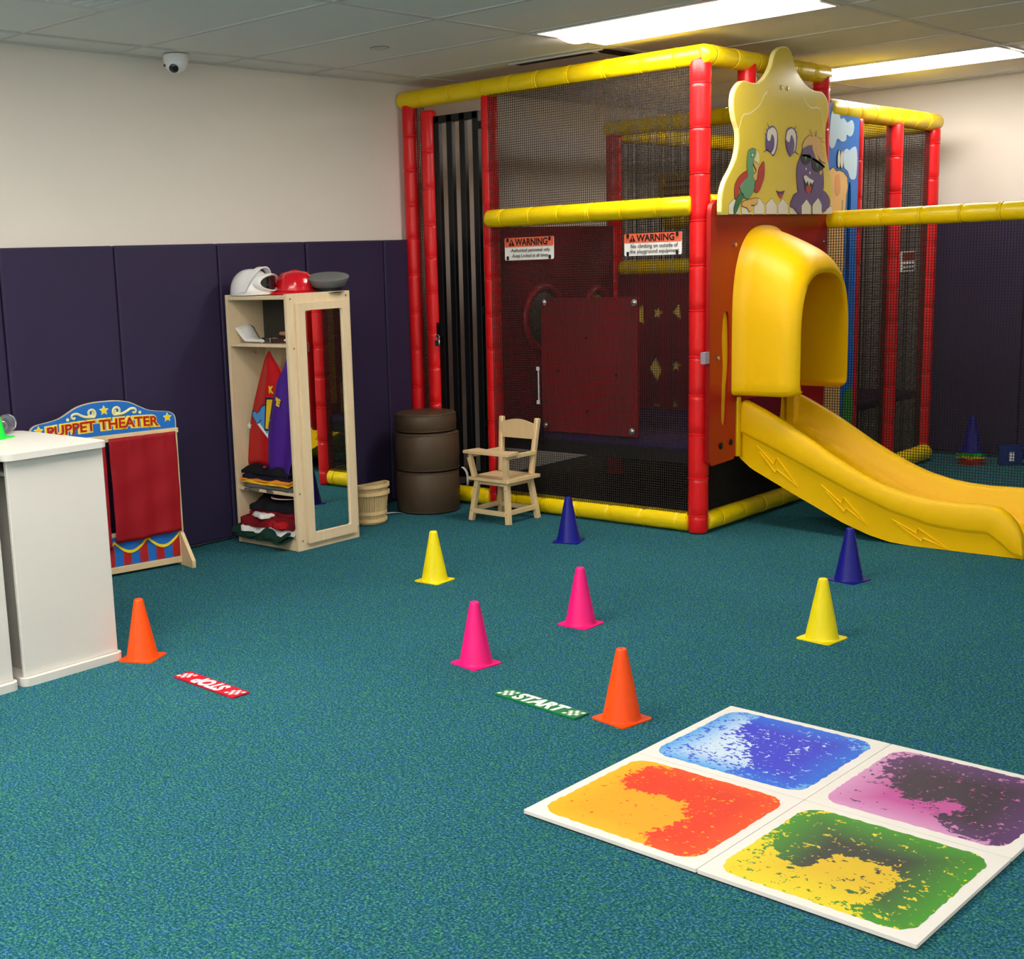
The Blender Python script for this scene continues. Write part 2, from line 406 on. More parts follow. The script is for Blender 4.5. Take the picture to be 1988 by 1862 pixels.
# mid rails
foam('rail', (-4.515, fy(-4.5)-.045, ZM), (-3.27, 5.60, ZM), YEL, .0465, seed=25)
foam('rail', (XS, 5.66, 1.60), (XS, 6.80, 1.60), YEL, .040, seed=26)
foam('rail', (XC+.06, YI-.02, 1.29), (XS-.05, YI-.02, 1.29), YEL, .045, seed=28)
foam('rail', (-4.27, YI+.14, 1.545), (XS-.05, YI+.14, 1.545), YEL, .034, seed=29)
foam('rail', (-3.20, 6.83, 1.513), (1.2, 6.80, 1.505), YEL, .046, seed=30)
foam('post', (1.2, 6.80, 0), (1.2, 6.80, 1.56), RED, RP, seed=31)
# bottom rails
foam('rail', (-5.15, fy(-5.15), .052), (XC-.03, fy(XC), .052), YEL, .046, seed=32)
foam('rail', (XC+.03, fy(XC), .052), (-3.29, 5.625, .052), YEL, .049, seed=33)
foam('rail', (XS-.012, 5.66, .052), (XS-.012, 6.8, .052), YEL, .046, seed=34)
foam('rail', (XS+.03, 7.3, .052), (XS+.03, 8.36, .052), YEL, .05, seed=35)

# nets: real cords
def net(name, fr, u0, u1, v0, v1, cell=.0125, th=.0021):
    mb = MB(); nu = int((u1-u0)/cell); nv = int((v1-v0)/cell); h = th/2
    V = []; Fc = []
    def strip(a, b, c, d, w0, w1):
        o = len(V)
        V.extend([(a, b, w0), (c, b, w0), (c, d, w0), (a, d, w0), (a, b, w1), (c, b, w1), (c, d, w1), (a, d, w1)])
        Fc.extend([(o+4, o+5, o+6, o+7), (o+3, o+2, o+1, o), (o, o+1, o+5, o+4), (o+1, o+2, o+6, o+5), (o+2, o+3, o+7, o+6), (o+3, o, o+4, o+7)])
    for i in range(nu+1):
        u = u0+(u1-u0)*i/nu; strip(u-h, v0, u+h, v1, -h, h)
    for i in range(nv+1):
        v = v0+(v1-v0)*i/nv; strip(u0, v-h, u1, v+h, -h*.7, h*.7)
    me = bpy.data.meshes.new(name); me.from_pydata(V, [], Fc); me.update(); me.transform(fr)
    o = obj(name, me, NETM, PS, world=True, smooth=False); o['kind'] = 'stuff'
    return o
net('net', FY(5.603), XC+.03, -3.27, .06, ZT-.02)
net('net', FY(fy(XA)-.005), XA+.03, XBp-.03, .06, ZT-.02)
net('net', FX(XS), 6.90, 8.36, .06, ZT2, .0125, .0026)
net('net', FY(YI), XC+.03, XS-.03, 1.33, ZT2, .0125, .002)
net('net', FY(8.37), XC+.03, XS-.03, .06, ZT2, .016, .002)
net('net', FY(6.815), -3.19, 1.2, .03, 1.50, .0145, .0026)
net('net', FX(XS-.03), 5.66, 6.80, .06, .44, .0125, .0026)
net('net', FX(XC), 6.87, 8.36, .06, ZT2, .016, .002)

# deck and inner walls
DK_ = MB().box(XC, XS-.03, 5.645, YI, .40, .445); obj('deck', DK_, PURB, PS, world=True, smooth=False, bevel=.012)
obj('deck_skirt', MB().box(XC+.02, XS-.05, 5.650, 5.665, .34, .40), mat('black_vinyl', (20, 19, 22), .6), PS, world=True, smooth=False)
DK2 = MB().box(XC, XS-.03, YI, 8.36, .40, .445); obj('deck', DK2, PURB, PS, world=True, smooth=False, bevel=.012)
# side wall with two round windows
sw = put('side_wall', flat_mesh([[(5.69, .44), (6.80, .44), (6.80, 1.545), (5.69, 1.545)], circ(6.086, 1.03, .178, 40), circ(6.62, 1.06, .115, 40)], .025), FX(XC-.005), MAROON, PS)
for (cy_, cz_, r) in ((6.086, 1.03, .178), (6.62, 1.06, .115)):
    mb = MB(); k = 40
    R = [[(XC+.02+.022*math.sin(2*PI*j/10), cy_+(r+.022*math.cos(2*PI*j/10))*math.cos(2*PI*i/k), cz_+(r+.022*math.cos(2*PI*j/10))*math.sin(2*PI*i/k)) for j in range(10)] for i in range(k+1)]
    mb.rings(R, True, False, False); obj('window_ring', mb, mat('ring_red', (160, 24, 40), .35), PS, world=True)
mb = MB(); R = []
for i in range(7):
    a = i/6*PI/2; rr = max(.178*math.cos(a), .002); R.append([(XC-.0+.06*math.sin(a)-.01, 6.086+rr*math.cos(2*PI*j/32), 1.03+rr*math.sin(2*PI*j/32)) for j in range(32)])
mb.rings(R, True, False, True); obj('bubble_window', mb, mat('smoked_bubble', (70, 64, 56), .5, spec=.3, noise=.3, nscale=14), PS, world=True)
put('window_disc', flat_mesh([circ(6.62, 1.06, .113, 36)], .012), FX(XC-.01), mat('disc_blue', (28, 46, 92), .4), PS)
put('window_disc', flat_mesh([circ(6.62, 1.06, .09, 36), circ(6.62, 1.03, .035, 16)], .004), FX(XC+.003), mat('disc_yellow', (214, 176, 30), .4), PS)
# star wall facing the front with cut shapes showing yellow blocks
holes = [star(-4.213, 1.022, .048, rot=78), [(-4.118, 1.025), (-4.062, 1.09), (-4.05, .975)], [(-4.275, .69), (-4.225, .77), (-4.18, .68), (-4.215, .605)], star(-4.087, .71, .047, rot=85), [(-4.25, .47), (-4.225, .477), (-4.19, .475), (-4.185, .462), (-4.25, .458)], [(-4.11, .52), (-4.06, .468), (-4.11, .462)],
         star(-3.95, 1.03, .046, rot=95), [(-3.97, .70), (-3.92, .76), (-3.88, .68), (-3.92, .62)], [(-3.83, 1.02), (-3.78, 1.08), (-3.76, .97)], star(-3.80, .70, .046), [(-4.36, 1.06), (-4.31, 1.07), (-4.30, .95), (-4.35, .97)]]
put('star_wall', flat_mesh([[(XC+.05, .445), (XS-.06, .445), (XS-.06, 1.26), (XC+.05, 1.26)]]+holes, .02), FY(YI-.02), MAROON, PS)
for hl in holes:
    c = (sum(q[0] for q in hl)/len(hl), sum(q[1] for q in hl)/len(hl))
    put('shape_block', flat_mesh([[(c[0]+(u-c[0])*1.12, c[1]+(v-c[1])*1.12) for u, v in hl]], .012), FY(YI-.005), mat('block_yellow', (244, 214, 100), .5), PS)
# red square board bolted behind the net
sq = put('front_board', flat_mesh([rrect(-4.186, -3.588, .456, 1.163, .006)], .014), FY(5.628), mat('crimson_board', (150, 22, 34), .42, spec=.4), PS)
for (u, v) in ((-4.155, 1.14), (-3.60, 1.135), (-4.155, .49), (-3.615, .488)):
    mb = MB(); mb.axis((u, 5.602, v), (u, 5.58, v), [(0, .017), (.003, .017), (.004, .010), (.010, .0095), (.012, .006)], n=14); obj('bolt', mb, STEEL, sq, world=True)
for (u, v) in ((-3.895, .955), (-4.08, .78), (-3.715, .77), (-3.895, .575)):
    mb = MB(); mb.axis((u, 5.612, v), (u, 5.607, v), [(0, .008), (.003, .008), (.005, .004)], n=10); obj('screw', mb, DARKST, sq, world=True)
mb = MB().box(-4.213, -4.195, 5.60, 5.608, .60, .62).box(-4.213, -4.195, 5.60, 5.608, .78, .80).box(-4.203, -4.198, 5.60, 5.608, .62, .78)
obj('latch_rod', mb, mat('clear_grey', (200, 198, 200), .3), PS, world=True, smooth=False)
# yellow rules board seen through both nets
rb = put('rules_board', flat_mesh([rrect(-4.245, -3.985, 1.60, 1.835, .01)], .01), FY(YI+.03), mat('rules_yellow', (206, 172, 40), .5), PS)
for i, wd_ in enumerate((.16, .2, .18, .2, .15)): put('print_line', flat_mesh([[(-4.11-wd_/2, 1.79-i*.038), (-4.11+wd_/2, 1.79-i*.038), (-4.11+wd_/2, 1.775-i*.038), (-4.11-wd_/2, 1.775-i*.038)]], .001), FY(YI+.0195), mat('rules_red', (150, 40, 30), .5), rb)

# gate between the second and third post
def bar_box(n, x0, x1, z0, z1, y=5.648, d=.03): return obj(n, MB().box(x0, x1, y-d/2, y+d/2, z0, z1), BLACKM, gate, world=True, smooth=False, bevel=.003)
gate = obj('gate', MB().box(-4.922, -4.605, 5.633, 5.663, 2.125, 2.165).box(-4.922, -4.605, 5.633, 5.663, .15, .19), BLACKM, PS, world=True, smooth=False, bevel=.003)
for x in (-4.902, -4.808, -4.716, -4.624): bar_box('gate_bar', x-.02, x+.02, .15, 2.165)
for z in (2.09, 1.1, .47): bar_box('hinge', -4.605, -4.565, z-.02, z+.02)
bar_box('latch_plate', -4.93, -4.885, .95, 1.03, 5.628, .02)

# warning signs tied to the nets
def wsign(fr, u0, v0, wd, ht, head, lines, lh):
    b = put('warning_sign', flat_mesh([rrect(u0, u0+wd, v0, v0+ht, .008)], .004), fr, mat('sign_white', (236, 234, 228), .4), PS)
    e = .0045
    def lay(n, me, m, k=1): me.transform(Matrix.Translation((0, 0, e*1.0+.0006*k))); return put(n, me, fr, m, b)
    lay('sign_band', flat_mesh([rrect(u0, u0+wd, v0+ht*.58, v0+ht, .008)], .0006), mat('sign_orange', (238, 106, 72), .4), 0)
    lay('sign_lettering', (lambda me: (me.transform(Matrix.Translation((u0+wd*.55, v0+ht*.775, 0))), me)[1])(text_mesh('WARNING', ht*.42, .0006, .0012, width=wd*.66)), BLACKP, 2)
    tx, ty = u0+wd*.15, v0+ht*.775; r = ht*.17
    lay('sign_triangle', flat_mesh([[(tx-r, ty-r*.8), (tx+r, ty-r*.8), (tx, ty+r)]], .0006), BLACKP, 2)
    lay('sign_mark', flat_mesh([[(tx-r*.1, ty-r*.3), (tx+r*.1, ty-r*.3), (tx+r*.15, ty+r*.4), (tx-r*.15, ty+r*.4)], circ(tx, ty-r*.52, r*.13, 8)], .0006), MATS['sign_orange'], 4)
    for i, (s, wf) in enumerate(lines):
        lay('sign_lettering', (lambda me: (me.transform(Matrix.Translation((u0+wd*.53, v0+ht*(.43-.24*i), 0))), me)[1])(text_mesh(s, ht*lh, .0006, .0002, width=wd*wf)), mat('print_grey', (60, 58, 58), .5), 2)
    for (du, dv) in ((.07, .9), (.93, .9), (.07, .1), (.93, .1)):
        lay('cable_tie', flat_mesh([rrect(u0+wd*du-.006, u0+wd*du+.006, v0+ht*dv-.010, v0+ht*dv+.010, .003)], .004), BLACKP, 3)
    return b
wsign(FY(5.598), -4.404, 1.364, .321, .118, 0, [('-Authorized personnel only.', .82), ('-Keep Locked at all times.', .76)], .22)
wsign(FY(5.598), -3.652, 1.364, .323, .108, 0, [('No climbing on outside of', .82), ('the playground equipment', .86)], .25)
# far small sign on the side net (faces the slide)
sb = put('warning_sign', flat_mesh([rrect(7.90, 8.13, 1.205, 1.325, .006)], .004), FX(XS+.01), MATS['sign_white'], PS)
put('sign_band', flat_mesh([[(7.93, 1.27), (8.125, 1.27), (8.125, 1.32), (7.93, 1.32)]], .001), FX(XS+.0145), mat('sign_brown', (120, 44, 34), .5), sb)
for i in range(2): put('print_line', flat_mesh([[(7.94, 1.25-i*.025), (8.11, 1.25-i*.025), (8.11, 1.24-i*.025), (7.94, 1.24-i*.025)]], .001), FX(XS+.0145), MATS['print_grey'], sb)

# ---------------------------------------------------------------- slide panel, star board, picture board
slot = smooth_loop([(5.690, .56), (5.712, .533), (5.735, .55), (5.746, .70), (5.762, .82), (5.762, .95), (5.752, 1.06), (5.728, 1.085), (5.700, 1.06), (5.688, .95), (5.698, .82), (5.690, .70)], 4)
rp = put('slide_panel', flat_mesh([[(5.600, .345), (5.812, .352), (5.83, .37), (5.83, .64), (6.37, .64), (6.40, .40), (6.79, .40), (6.80, .42), (6.80, 1.61), (5.625, 1.61), (5.585, 1.585), (5.575, 1.54), (5.575, .375)], slot], .022), FX(-3.185), REDB, PS)
obj('slot_backing', MB().box(-3.195, -3.1745, 5.67, 5.79, .5, 1.12), mat('yellow_board', (226, 178, 10), .45), rp, world=True, smooth=False)
for (y, z, r, m) in ((5.805, 1.40, .011, STEEL), (5.648, .865, .011, STEEL), (5.685, .435, .016, DARKST), (5.785, .44, .016, DARKST), (6.76, 1.40, .010, STEEL)):
    mb = MB(); mb.axis((-3.163, y, z), (-3.14, y, z), [(0, r), (.005, r), (.009, r*.6)], n=14); obj('bolt', mb, m, rp, world=True)
obj('bracket', MB().box(-3.19, -3.165, 5.535, 5.578, .845, .90), mat('grey_tag', (150, 146, 160), .5), PS, world=True, smooth=False)

STARP = {"outline":[(5.599, 1.539), (5.602, 1.623), (5.633, 1.69), (5.704, 1.762), (5.744, 1.825), (5.756, 1.892), (5.746, 1.935), (5.718, 1.978), (5.698, 2.042), (5.71, 2.099), (5.751, 2.137), (5.796, 2.155), (5.843, 2.152), (5.909, 2.152), (5.966, 2.162), (6.023, 2.196), (6.071, 2.244), (6.099, 2.3), (6.137, 2.328), (6.187, 2.344), (6.238, 2.341), (6.28, 2.315), (6.313, 2.258), (6.356, 2.224), (6.421, 2.187), (6.487, 2.163), (6.553, 2.156), (6.619, 2.155), (6.665, 2.136), (6.695, 2.1), (6.697, 2.046), (6.677, 2.002), (6.668, 1.953), (6.678, 1.88), (6.704, 1.807), (6.743, 1.734), (6.764, 1.659), (6.765, 1.541)], "eyeL":[(6.046, 1.953), (6.09, 1.964), (6.131, 1.943), (6.144, 1.903), (6.134, 1.856), (6.1, 1.82), (6.08, 1.829), (6.044, 1.841), (6.02, 1.847), (6.013, 1.888), (6.022, 1.93)], "whiteL":[(6.056, 1.947), (6.09, 1.955), (6.123, 1.938), (6.132, 1.902), (6.122, 1.86), (6.097, 1.829), (6.074, 1.836), (6.103, 1.864), (6.102, 1.905), (6.077, 1.923), (6.063, 1.895), (6.043, 1.889), (6.031, 1.907), (6.037, 1.935)], "irisL":[(6.077, 1.92), (6.1, 1.901), (6.101, 1.864), (6.074, 1.836), (6.044, 1.846), (6.021, 1.852), (6.019, 1.875), (6.038, 1.889), (6.063, 1.894)], "eyeR":[(6.258, 1.963), (6.294, 1.965), (6.337, 1.943), (6.347, 1.901), (6.335, 1.853), (6.299, 1.838), (6.273, 1.821), (6.241, 1.846), (6.222, 1.882), (6.221, 1.92), (6.232, 1.948)], "whiteR":[(6.263, 1.954), (6.294, 1.958), (6.326, 1.938), (6.334, 1.901), (6.324, 1.858), (6.307, 1.845), (6.316, 1.886), (6.301, 1.913), (6.28, 1.927), (6.265, 1.896), (6.245, 1.893), (6.229, 1.906), (6.238, 1.939)], "irisR":[(6.28, 1.927), (6.301, 1.911), (6.314, 1.886), (6.304, 1.845), (6.276, 1.828), (6.244, 1.855), (6.227, 1.883), (6.226, 1.901), (6.25, 1.892), (6.265, 1.895)], "mouth":[(6.131, 1.656), (6.172, 1.65), (6.225, 1.657), (6.203, 1.629), (6.178, 1.615), (6.157, 1.628)], "tongue":[(6.152, 1.638), (6.177, 1.64), (6.205, 1.638), (6.193, 1.624), (6.178, 1.617), (6.162, 1.624)], "parrot_body":[(5.851, 1.837), (5.898, 1.848), (5.923, 1.835), (5.909, 1.808), (5.891, 1.785), (5.892, 1.748), (5.912, 1.717), (5.913, 1.672), (5.885, 1.64), (5.847, 1.616), (5.809, 1.621), (5.781, 1.643), (5.771, 1.67), (5.807, 1.697), (5.845, 1.72), (5.834, 1.761), (5.838, 1.806)], "parrot_face":[(5.908, 1.844), (5.942, 1.836), (5.957, 1.809), (5.953, 1.782), (5.93, 1.763), (5.905, 1.767), (5.89, 1.789), (5.904, 1.812)], "parrot_beak":[(5.895, 1.789), (5.934, 1.781), (5.949, 1.768), (5.94, 1.75), (5.931, 1.718), (5.917, 1.699), (5.897, 1.721), (5.925, 1.745), (5.901, 1.771)], "wing_left":[(5.844, 1.741), (5.816, 1.738), (5.76, 1.714), (5.724, 1.678), (5.717, 1.642), (5.726, 1.611), (5.753, 1.638), (5.771, 1.67), (5.807, 1.697), (5.843, 1.72)], "wing_right":[(5.997, 1.79), (6.007, 1.769), (6.004, 1.719), (5.981, 1.682), (5.962, 1.659), (5.938, 1.645), (5.913, 1.649), (5.908, 1.672), (5.917, 1.708), (5.941, 1.7), (5.949, 1.75), (5.973, 1.773)], "tail":[(5.781, 1.643), (5.805, 1.625), (5.786, 1.607), (5.759, 1.58), (5.736, 1.553), (5.716, 1.546), (5.713, 1.571), (5.735, 1.607), (5.758, 1.629)], "feet":[(5.8, 1.598), (5.848, 1.607), (5.934, 1.617), (5.946, 1.604), (5.915, 1.585), (5.877, 1.585), (5.882, 1.562), (5.858, 1.555), (5.839, 1.571), (5.791, 1.58)], "mon_body":[(6.414, 1.866), (6.467, 1.882), (6.522, 1.884), (6.567, 1.852), (6.614, 1.804), (6.644, 1.761), (6.656, 1.692), (6.639, 1.653), (6.601, 1.608), (6.536, 1.588), (6.459, 1.588), (6.404, 1.612), (6.37, 1.65), (6.352, 1.702), (6.349, 1.759), (6.364, 1.798), (6.394, 1.832)], "mon_hair":[(6.403, 1.88), (6.433, 1.914), (6.476, 1.932), (6.52, 1.929), (6.485, 1.961), (6.553, 1.928), (6.557, 1.957), (6.58, 1.925), (6.631, 1.922), (6.603, 1.911), (6.665, 1.904), (6.615, 1.897), (6.656, 1.874), (6.622, 1.868), (6.658, 1.83), (6.671, 1.801), (6.625, 1.81), (6.591, 1.828), (6.555, 1.871), (6.522, 1.884), (6.467, 1.884), (6.414, 1.866)], "glassL":[(6.394, 1.832), (6.48, 1.842), (6.497, 1.825), (6.482, 1.801), (6.439, 1.788), (6.406, 1.799), (6.389, 1.817)], "glassR":[(6.508, 1.821), (6.58, 1.813), (6.649, 1.786), (6.627, 1.766), (6.572, 1.755), (6.527, 1.768), (6.51, 1.792)], "mon_mouth":[(6.414, 1.734), (6.441, 1.737), (6.485, 1.724), (6.535, 1.71), (6.531, 1.681), (6.511, 1.651), (6.467, 1.644), (6.439, 1.66), (6.427, 1.694)], "mon_teeth":[(6.42, 1.732), (6.447, 1.735), (6.485, 1.721), (6.535, 1.71), (6.514, 1.69), (6.497, 1.705), (6.482, 1.68), (6.464, 1.709), (6.449, 1.694), (6.426, 1.718)], "mon_tongue":[(6.455, 1.68), (6.493, 1.685), (6.51, 1.671), (6.494, 1.649), (6.467, 1.646), (6.447, 1.66)], "handL":[(6.37, 1.647), (6.414, 1.631), (6.421, 1.592), (6.396, 1.544), (6.363, 1.549), (6.32, 1.573), (6.283, 1.582), (6.308, 1.62), (6.333, 1.64)], "handR":[(6.622, 1.648), (6.655, 1.658), (6.702, 1.639), (6.732, 1.609), (6.722, 1.579), (6.705, 1.574), (6.661, 1.554), (6.614, 1.588), (6.601, 1.618)], "picket0":[(5.667, 1.542), (5.666, 1.584), (5.716, 1.611), (5.768, 1.584), (5.769, 1.542)], "picket1":[(5.79, 1.542), (5.79, 1.58), (5.838, 1.607), (5.891, 1.58), (5.892, 1.542)], "picket2":[(5.912, 1.542), (5.91, 1.585), (5.963, 1.617), (6.013, 1.586), (6.014, 1.542)], "picket3":[(6.034, 1.542), (6.033, 1.586), (6.087, 1.618), (6.143, 1.586), (6.145, 1.542)], "picket4":[(6.16, 1.542), (6.158, 1.586), (6.204, 1.617), (6.262, 1.587), (6.263, 1.542)], "picket5":[(6.284, 1.542), (6.283, 1.582), (6.33, 1.587), (6.389, 1.582), (6.39, 1.542)], "picket6":[(6.407, 1.542), (6.405, 1.583), (6.458, 1.614), (6.508, 1.583), (6.51, 1.542)], "picket7":[(6.529, 1.542), (6.527, 1.588), (6.59, 1.623), (6.631, 1.588), (6.633, 1.542)], "picket8":[(6.656, 1.542), (6.654, 1.579), (6.722, 1.584), (6.76, 1.579), (6.762, 1.542)], }
BX = -3.125
sout = smooth_open(STARP['outline'], 3)
SY = mat('star_yellow', (232, 206, 60), .22, spec=.5, noise=.06, nscale=3, coat=.2)
sbd = put('star_board', flat_mesh([sout], .022), FX(BX-.02), mat('star_edge', (244, 236, 150), .4), PS)
cen = (6.18, 1.85)
put('star_face', flat_mesh([[(cen[0]+(a-cen[0])*.985, max(1.543, cen[1]+(b-cen[1])*.985)) for a, b in sout]], .0012), FX(BX+.0022), SY, sbd)
VIO = mat('print_violet', (98, 74, 128), .35); VIOD = mat('print_violet_dark', (70, 52, 96), .35); GRN = mat('print_green', (96, 158, 116), .35); GRND = mat('print_green_dark', (50, 118, 78), .35)
PRED = mat('print_red', (182, 54, 44), .35); PTAN = mat('print_tan', (228, 182, 104), .35); PW = mat('print_white', (232, 228, 214), .35); PLI = mat('print_line', (70, 56, 50), .4)
CREAM = mat('print_cream', (240, 222, 150), .35)
kk = [1]
def pr(name, key, m, par=None, k=None, sm=True, outline=None):
    lp = STARP[key] if isinstance(key, str) else key
    if sm: lp = smooth_loop(lp, 4)
    k = k or kk[0]
    if outline:
        cu = sum(p[0] for p in lp)/len(lp), sum(p[1] for p in lp)/len(lp)
        big = []
        n = len(lp)
        for i in range(n):
            a, b = lp[i-1], lp[(i+1) % n]; t = (b[0]-a[0], b[1]-a[1]); L = math.hypot(*t) or 1
            ar = sum(lp[j-1][0]*lp[j][1]-lp[j][0]*lp[j-1][1] for j in range(n)); s = 1 if ar > 0 else -1
            big.append((lp[i][0]+s*t[1]/L*.0032, lp[i][1]-s*t[0]/L*.0032))
        put(name, flat_mesh([big], .0008), FX(BX+.0028+.0008*(k-1)), outline, sbd)
    return put(name, flat_mesh([lp], .0008), FX(BX+.003+.0008*k), m, sbd)
LAV = mat('print_orange_glow', (226, 190, 84), .25)
for s in (0, 1):
    pts = [(5.72+.0, 1.86), (5.77, 1.96), (5.80, 2.0), (5.86, 2.01), (5.95, 2.05), (6.0, 2.10), (6.03, 2.12)] if s == 0 else [(6.40, 2.12), (6.44, 2.09), (6.50, 2.07), (6.56, 2.075), (6.60, 2.06), (6.63, 2.0), (6.65, 1.93)]
    sp = smooth_open(pts, 5); lp = [(a, b+.004) for a, b in sp]+[(a, b-.004) for a, b in sp[::-1]]
    pr('printed_curl', lp, CREAM, sm=False)
for i in range(9): pr('picket', 'picket%d' % i, PW, sm=False, outline=PLI)
kk[0] = 2
for sd in 'LR':
    pr('printed_eye', 'eye'+sd, VIO, k=2); pr('printed_eye', 'white'+sd, PW, k=3); pr('printed_eye', 'iris'+sd, VIO, k=4)
    s = 1 if sd == 'R' else -1; c = 6.284 if sd == 'R' else 6.078
    for j in range(3):
        a = (c+s*(.03+.012*j), 1.955-.02*j); b = (a[0]+s*.022, a[1]+.022-.006*j)
        pr('printed_lash', [(a[0], a[1]+.003), (a[0], a[1]-.006), b], VIOD, k=2, sm=False)
    pr('printed_cheek', (lambda q: q+[(a, b-.004) for a, b in q[::-1]])([(c+s*(x-.02), 1.838+.012*math.sin(x/.1*PI)) for x in [i*.01 for i in range(11)]]), VIOD, k=2, sm=False)
pr('printed_mouth', 'mouth', VIOD, k=2, sm=False); pr('printed_mouth', 'tongue', PRED, k=3)
pr('printed_parrot', 'wing_left', PRED, k=3, outline=PLI); pr('printed_parrot', 'tail', GRND, k=4, outline=PLI); pr('printed_parrot', 'parrot_face', CREAM, k=3, outline=PLI)
pr('printed_parrot', 'parrot_body', GRN, k=4, outline=PLI); pr('printed_parrot', 'wing_right', PRED, k=4, outline=PLI); pr('printed_parrot', 'parrot_beak', PTAN, k=5, outline=PLI); pr('printed_parrot', 'feet', PTAN, k=4, outline=PLI)
pr('printed_parrot', circ(5.878, 1.818, .011, 12), GRND, k=5, sm=False); pr('printed_parrot', circ(5.880, 1.818, .007, 12), PW, k=6, sm=False)
pr('printed_creature', 'mon_hair', PTAN, k=3, sm=False, outline=PLI); pr('printed_creature', 'mon_body', VIO, k=4, outline=VIOD)
pr('printed_creature', [(6.52, 1.884), (6.56, 1.862), (6.60, 1.80), (6.63, 1.76), (6.61, 1.74), (6.575, 1.79), (6.54, 1.84), (6.515, 1.87)], PTAN, k=5)
pr('printed_creature', 'glassL', BLACKP, k=6); pr('printed_creature', 'glassR', BLACKP, k=6); pr('printed_creature', [(6.39, 1.83), (6.40, 1.842), (6.50, 1.832), (6.66, 1.786), (6.655, 1.776), (6.50, 1.82)], BLACKP, k=6, sm=False)
pr('printed_creature', [(6.42, 1.825), (6.45, 1.83), (6.44, 1.80)], GRND, k=7, sm=False); pr('printed_creature', [(6.55, 1.80), (6.58, 1.795), (6.57, 1.77)], GRND, k=7, sm=False)
pr('printed_creature', 'mon_mouth', BLACKP, k=5, sm=False); pr('printed_creature', 'mon_tongue', PRED, k=6); pr('printed_creature', 'mon_teeth', PW, k=6, sm=False)
pr('printed_creature', circ(6.447, 1.767, .006, 10), PW, k=5, sm=False); pr('printed_creature', circ(6.49, 1.748, .007, 10), PW, k=5, sm=False)
pr('printed_creature', 'handL', VIO, k=5, outline=VIOD); pr('printed_creature', 'handR', VIO, k=5, outline=VIOD)
for i in (6, 7): pr('picket', 'picket%d' % i, PW, sm=False, k=6, outline=PLI)
for y in (6.17, 6.235):
    mb = MB(); mb.axis((BX+.003, y, 2.148), (BX+.01, y, 2.148), [(0, .011), (.003, .011), (.005, .007)], n=12); obj('screw', mb, mat('brushed_screw', (206, 198, 160), .3, metal=.8), sbd, world=True)

# blue picture board
PBX = -3.185
pout = smooth_open([(6.84, 2.10), (6.863, 2.128), (6.915, 2.138), (6.969, 2.124), (7.017, 2.11), (7.102, 2.11), (7.164, 2.103), (7.205, 2.08), (7.222, 2.05)], 4)
arch = [(7.115+.022*math.cos(a), 1.62+.10*math.sin(a)) for a in [i*PI/10 for i in range(11)]]
door_hole = [(7.137, .95)]+arch+[(7.093, .95)]
pb = put('picture_board', flat_mesh([[(6.84, .25)]+pout+[(7.222, .25)], door_hole], .02), FX(PBX-.02), mat('sky_blue', (30, 118, 214), .35, noise=.15, nscale=2.5), PS)
put('dark_window', flat_mesh([[(a, b) for a, b in door_hole]], .004), FX(PBX-.02), mat('window_dark', (12, 30, 40), .4), pb)
def pp(name, lp, m, k=1, sm=True):
    if sm: lp = smooth_loop(lp, 4)
    return put(name, flat_mesh([lp], .001), FX(PBX+.001*k), m, pb)
CLD = mat('cloud_print', (196, 224, 240), .4, noise=.12, nscale=5)
cl1 = [(6.86, 2.05), (6.875, 2.08), (6.911, 2.094), (6.955, 2.085), (6.978, 2.047), (7.02, 2.053), (7.063, 2.032), (7.12, 2.047), (7.15, 2.016), (7.135, 1.974), (7.095, 1.959), (7.06, 1.968), (7.05, 1.939), (7.0, 1.929), (6.945, 1.942), (6.911, 1.90), (6.875, 1.89), (6.848, 1.91), (6.848, 1.97)]
pp('printed_cloud', cl1, CLD); pp('printed_cloud', [(7.02, 1.866), (7.06, 1.893), (7.10, 1.887), (7.13, 1.90), (7.18, 1.906), (7.20, 1.852), (7.195, 1.763), (7.175, 1.735), (7.12, 1.735), (7.08, 1.776), (7.036, 1.795)], CLD)
PEACH = mat('peach_print', (246, 196, 122), .4); PEACHD = mat('peach_print_dark', (238, 166, 104), .4)
body = [(6.85, 1.77), (6.90, 1.79), (6.94, 1.77), (6.98, 1.775), (7.03, 1.765), (7.075, 1.74), (7.085, 1.69), (7.07, 1.65), (7.06, 1.55), (7.05, 1.40), (7.065, 1.28), (7.05, 1.18), (7.03, 1.05), (7.06, .90), (7.11, .80), (7.10, .70), (7.05, .62), (7.06, .45), (7.05, .30), (6.85, .30)]
pp('printed_figure', [(a+(.008 if a > 6.9 else 0), b+(.006 if b > 1.6 else -.002)) for a, b in body], PLI, 1, False); pp('printed_figure', body, PEACH, 2, False)
pp('printed_figure', [(6.93, 1.74), (6.97, 1.755), (6.99, 1.70), (6.985, 1.655), (6.95, 1.64), (6.93, 1.67)], PEACHD, 3)
for c in (6.965, 7.0): pp('printed_figure', circ(c, 1.835, .020, 16, .05), PLI, 3, False); pp('printed_figure', circ(c, 1.835, .016, 16, .046), PW, 4, False)
pp('printed_figure', [(7.02, 1.62), (7.024, 1.62), (7.02, 1.10), (7.016, 1.10)], PLI, 3, False)
pp('printed_grass', [(7.11, .55), (7.21, .56), (7.21, .26), (7.08, .26), (7.09, .45)], mat('grass_print', (70, 150, 60), .4), 3)

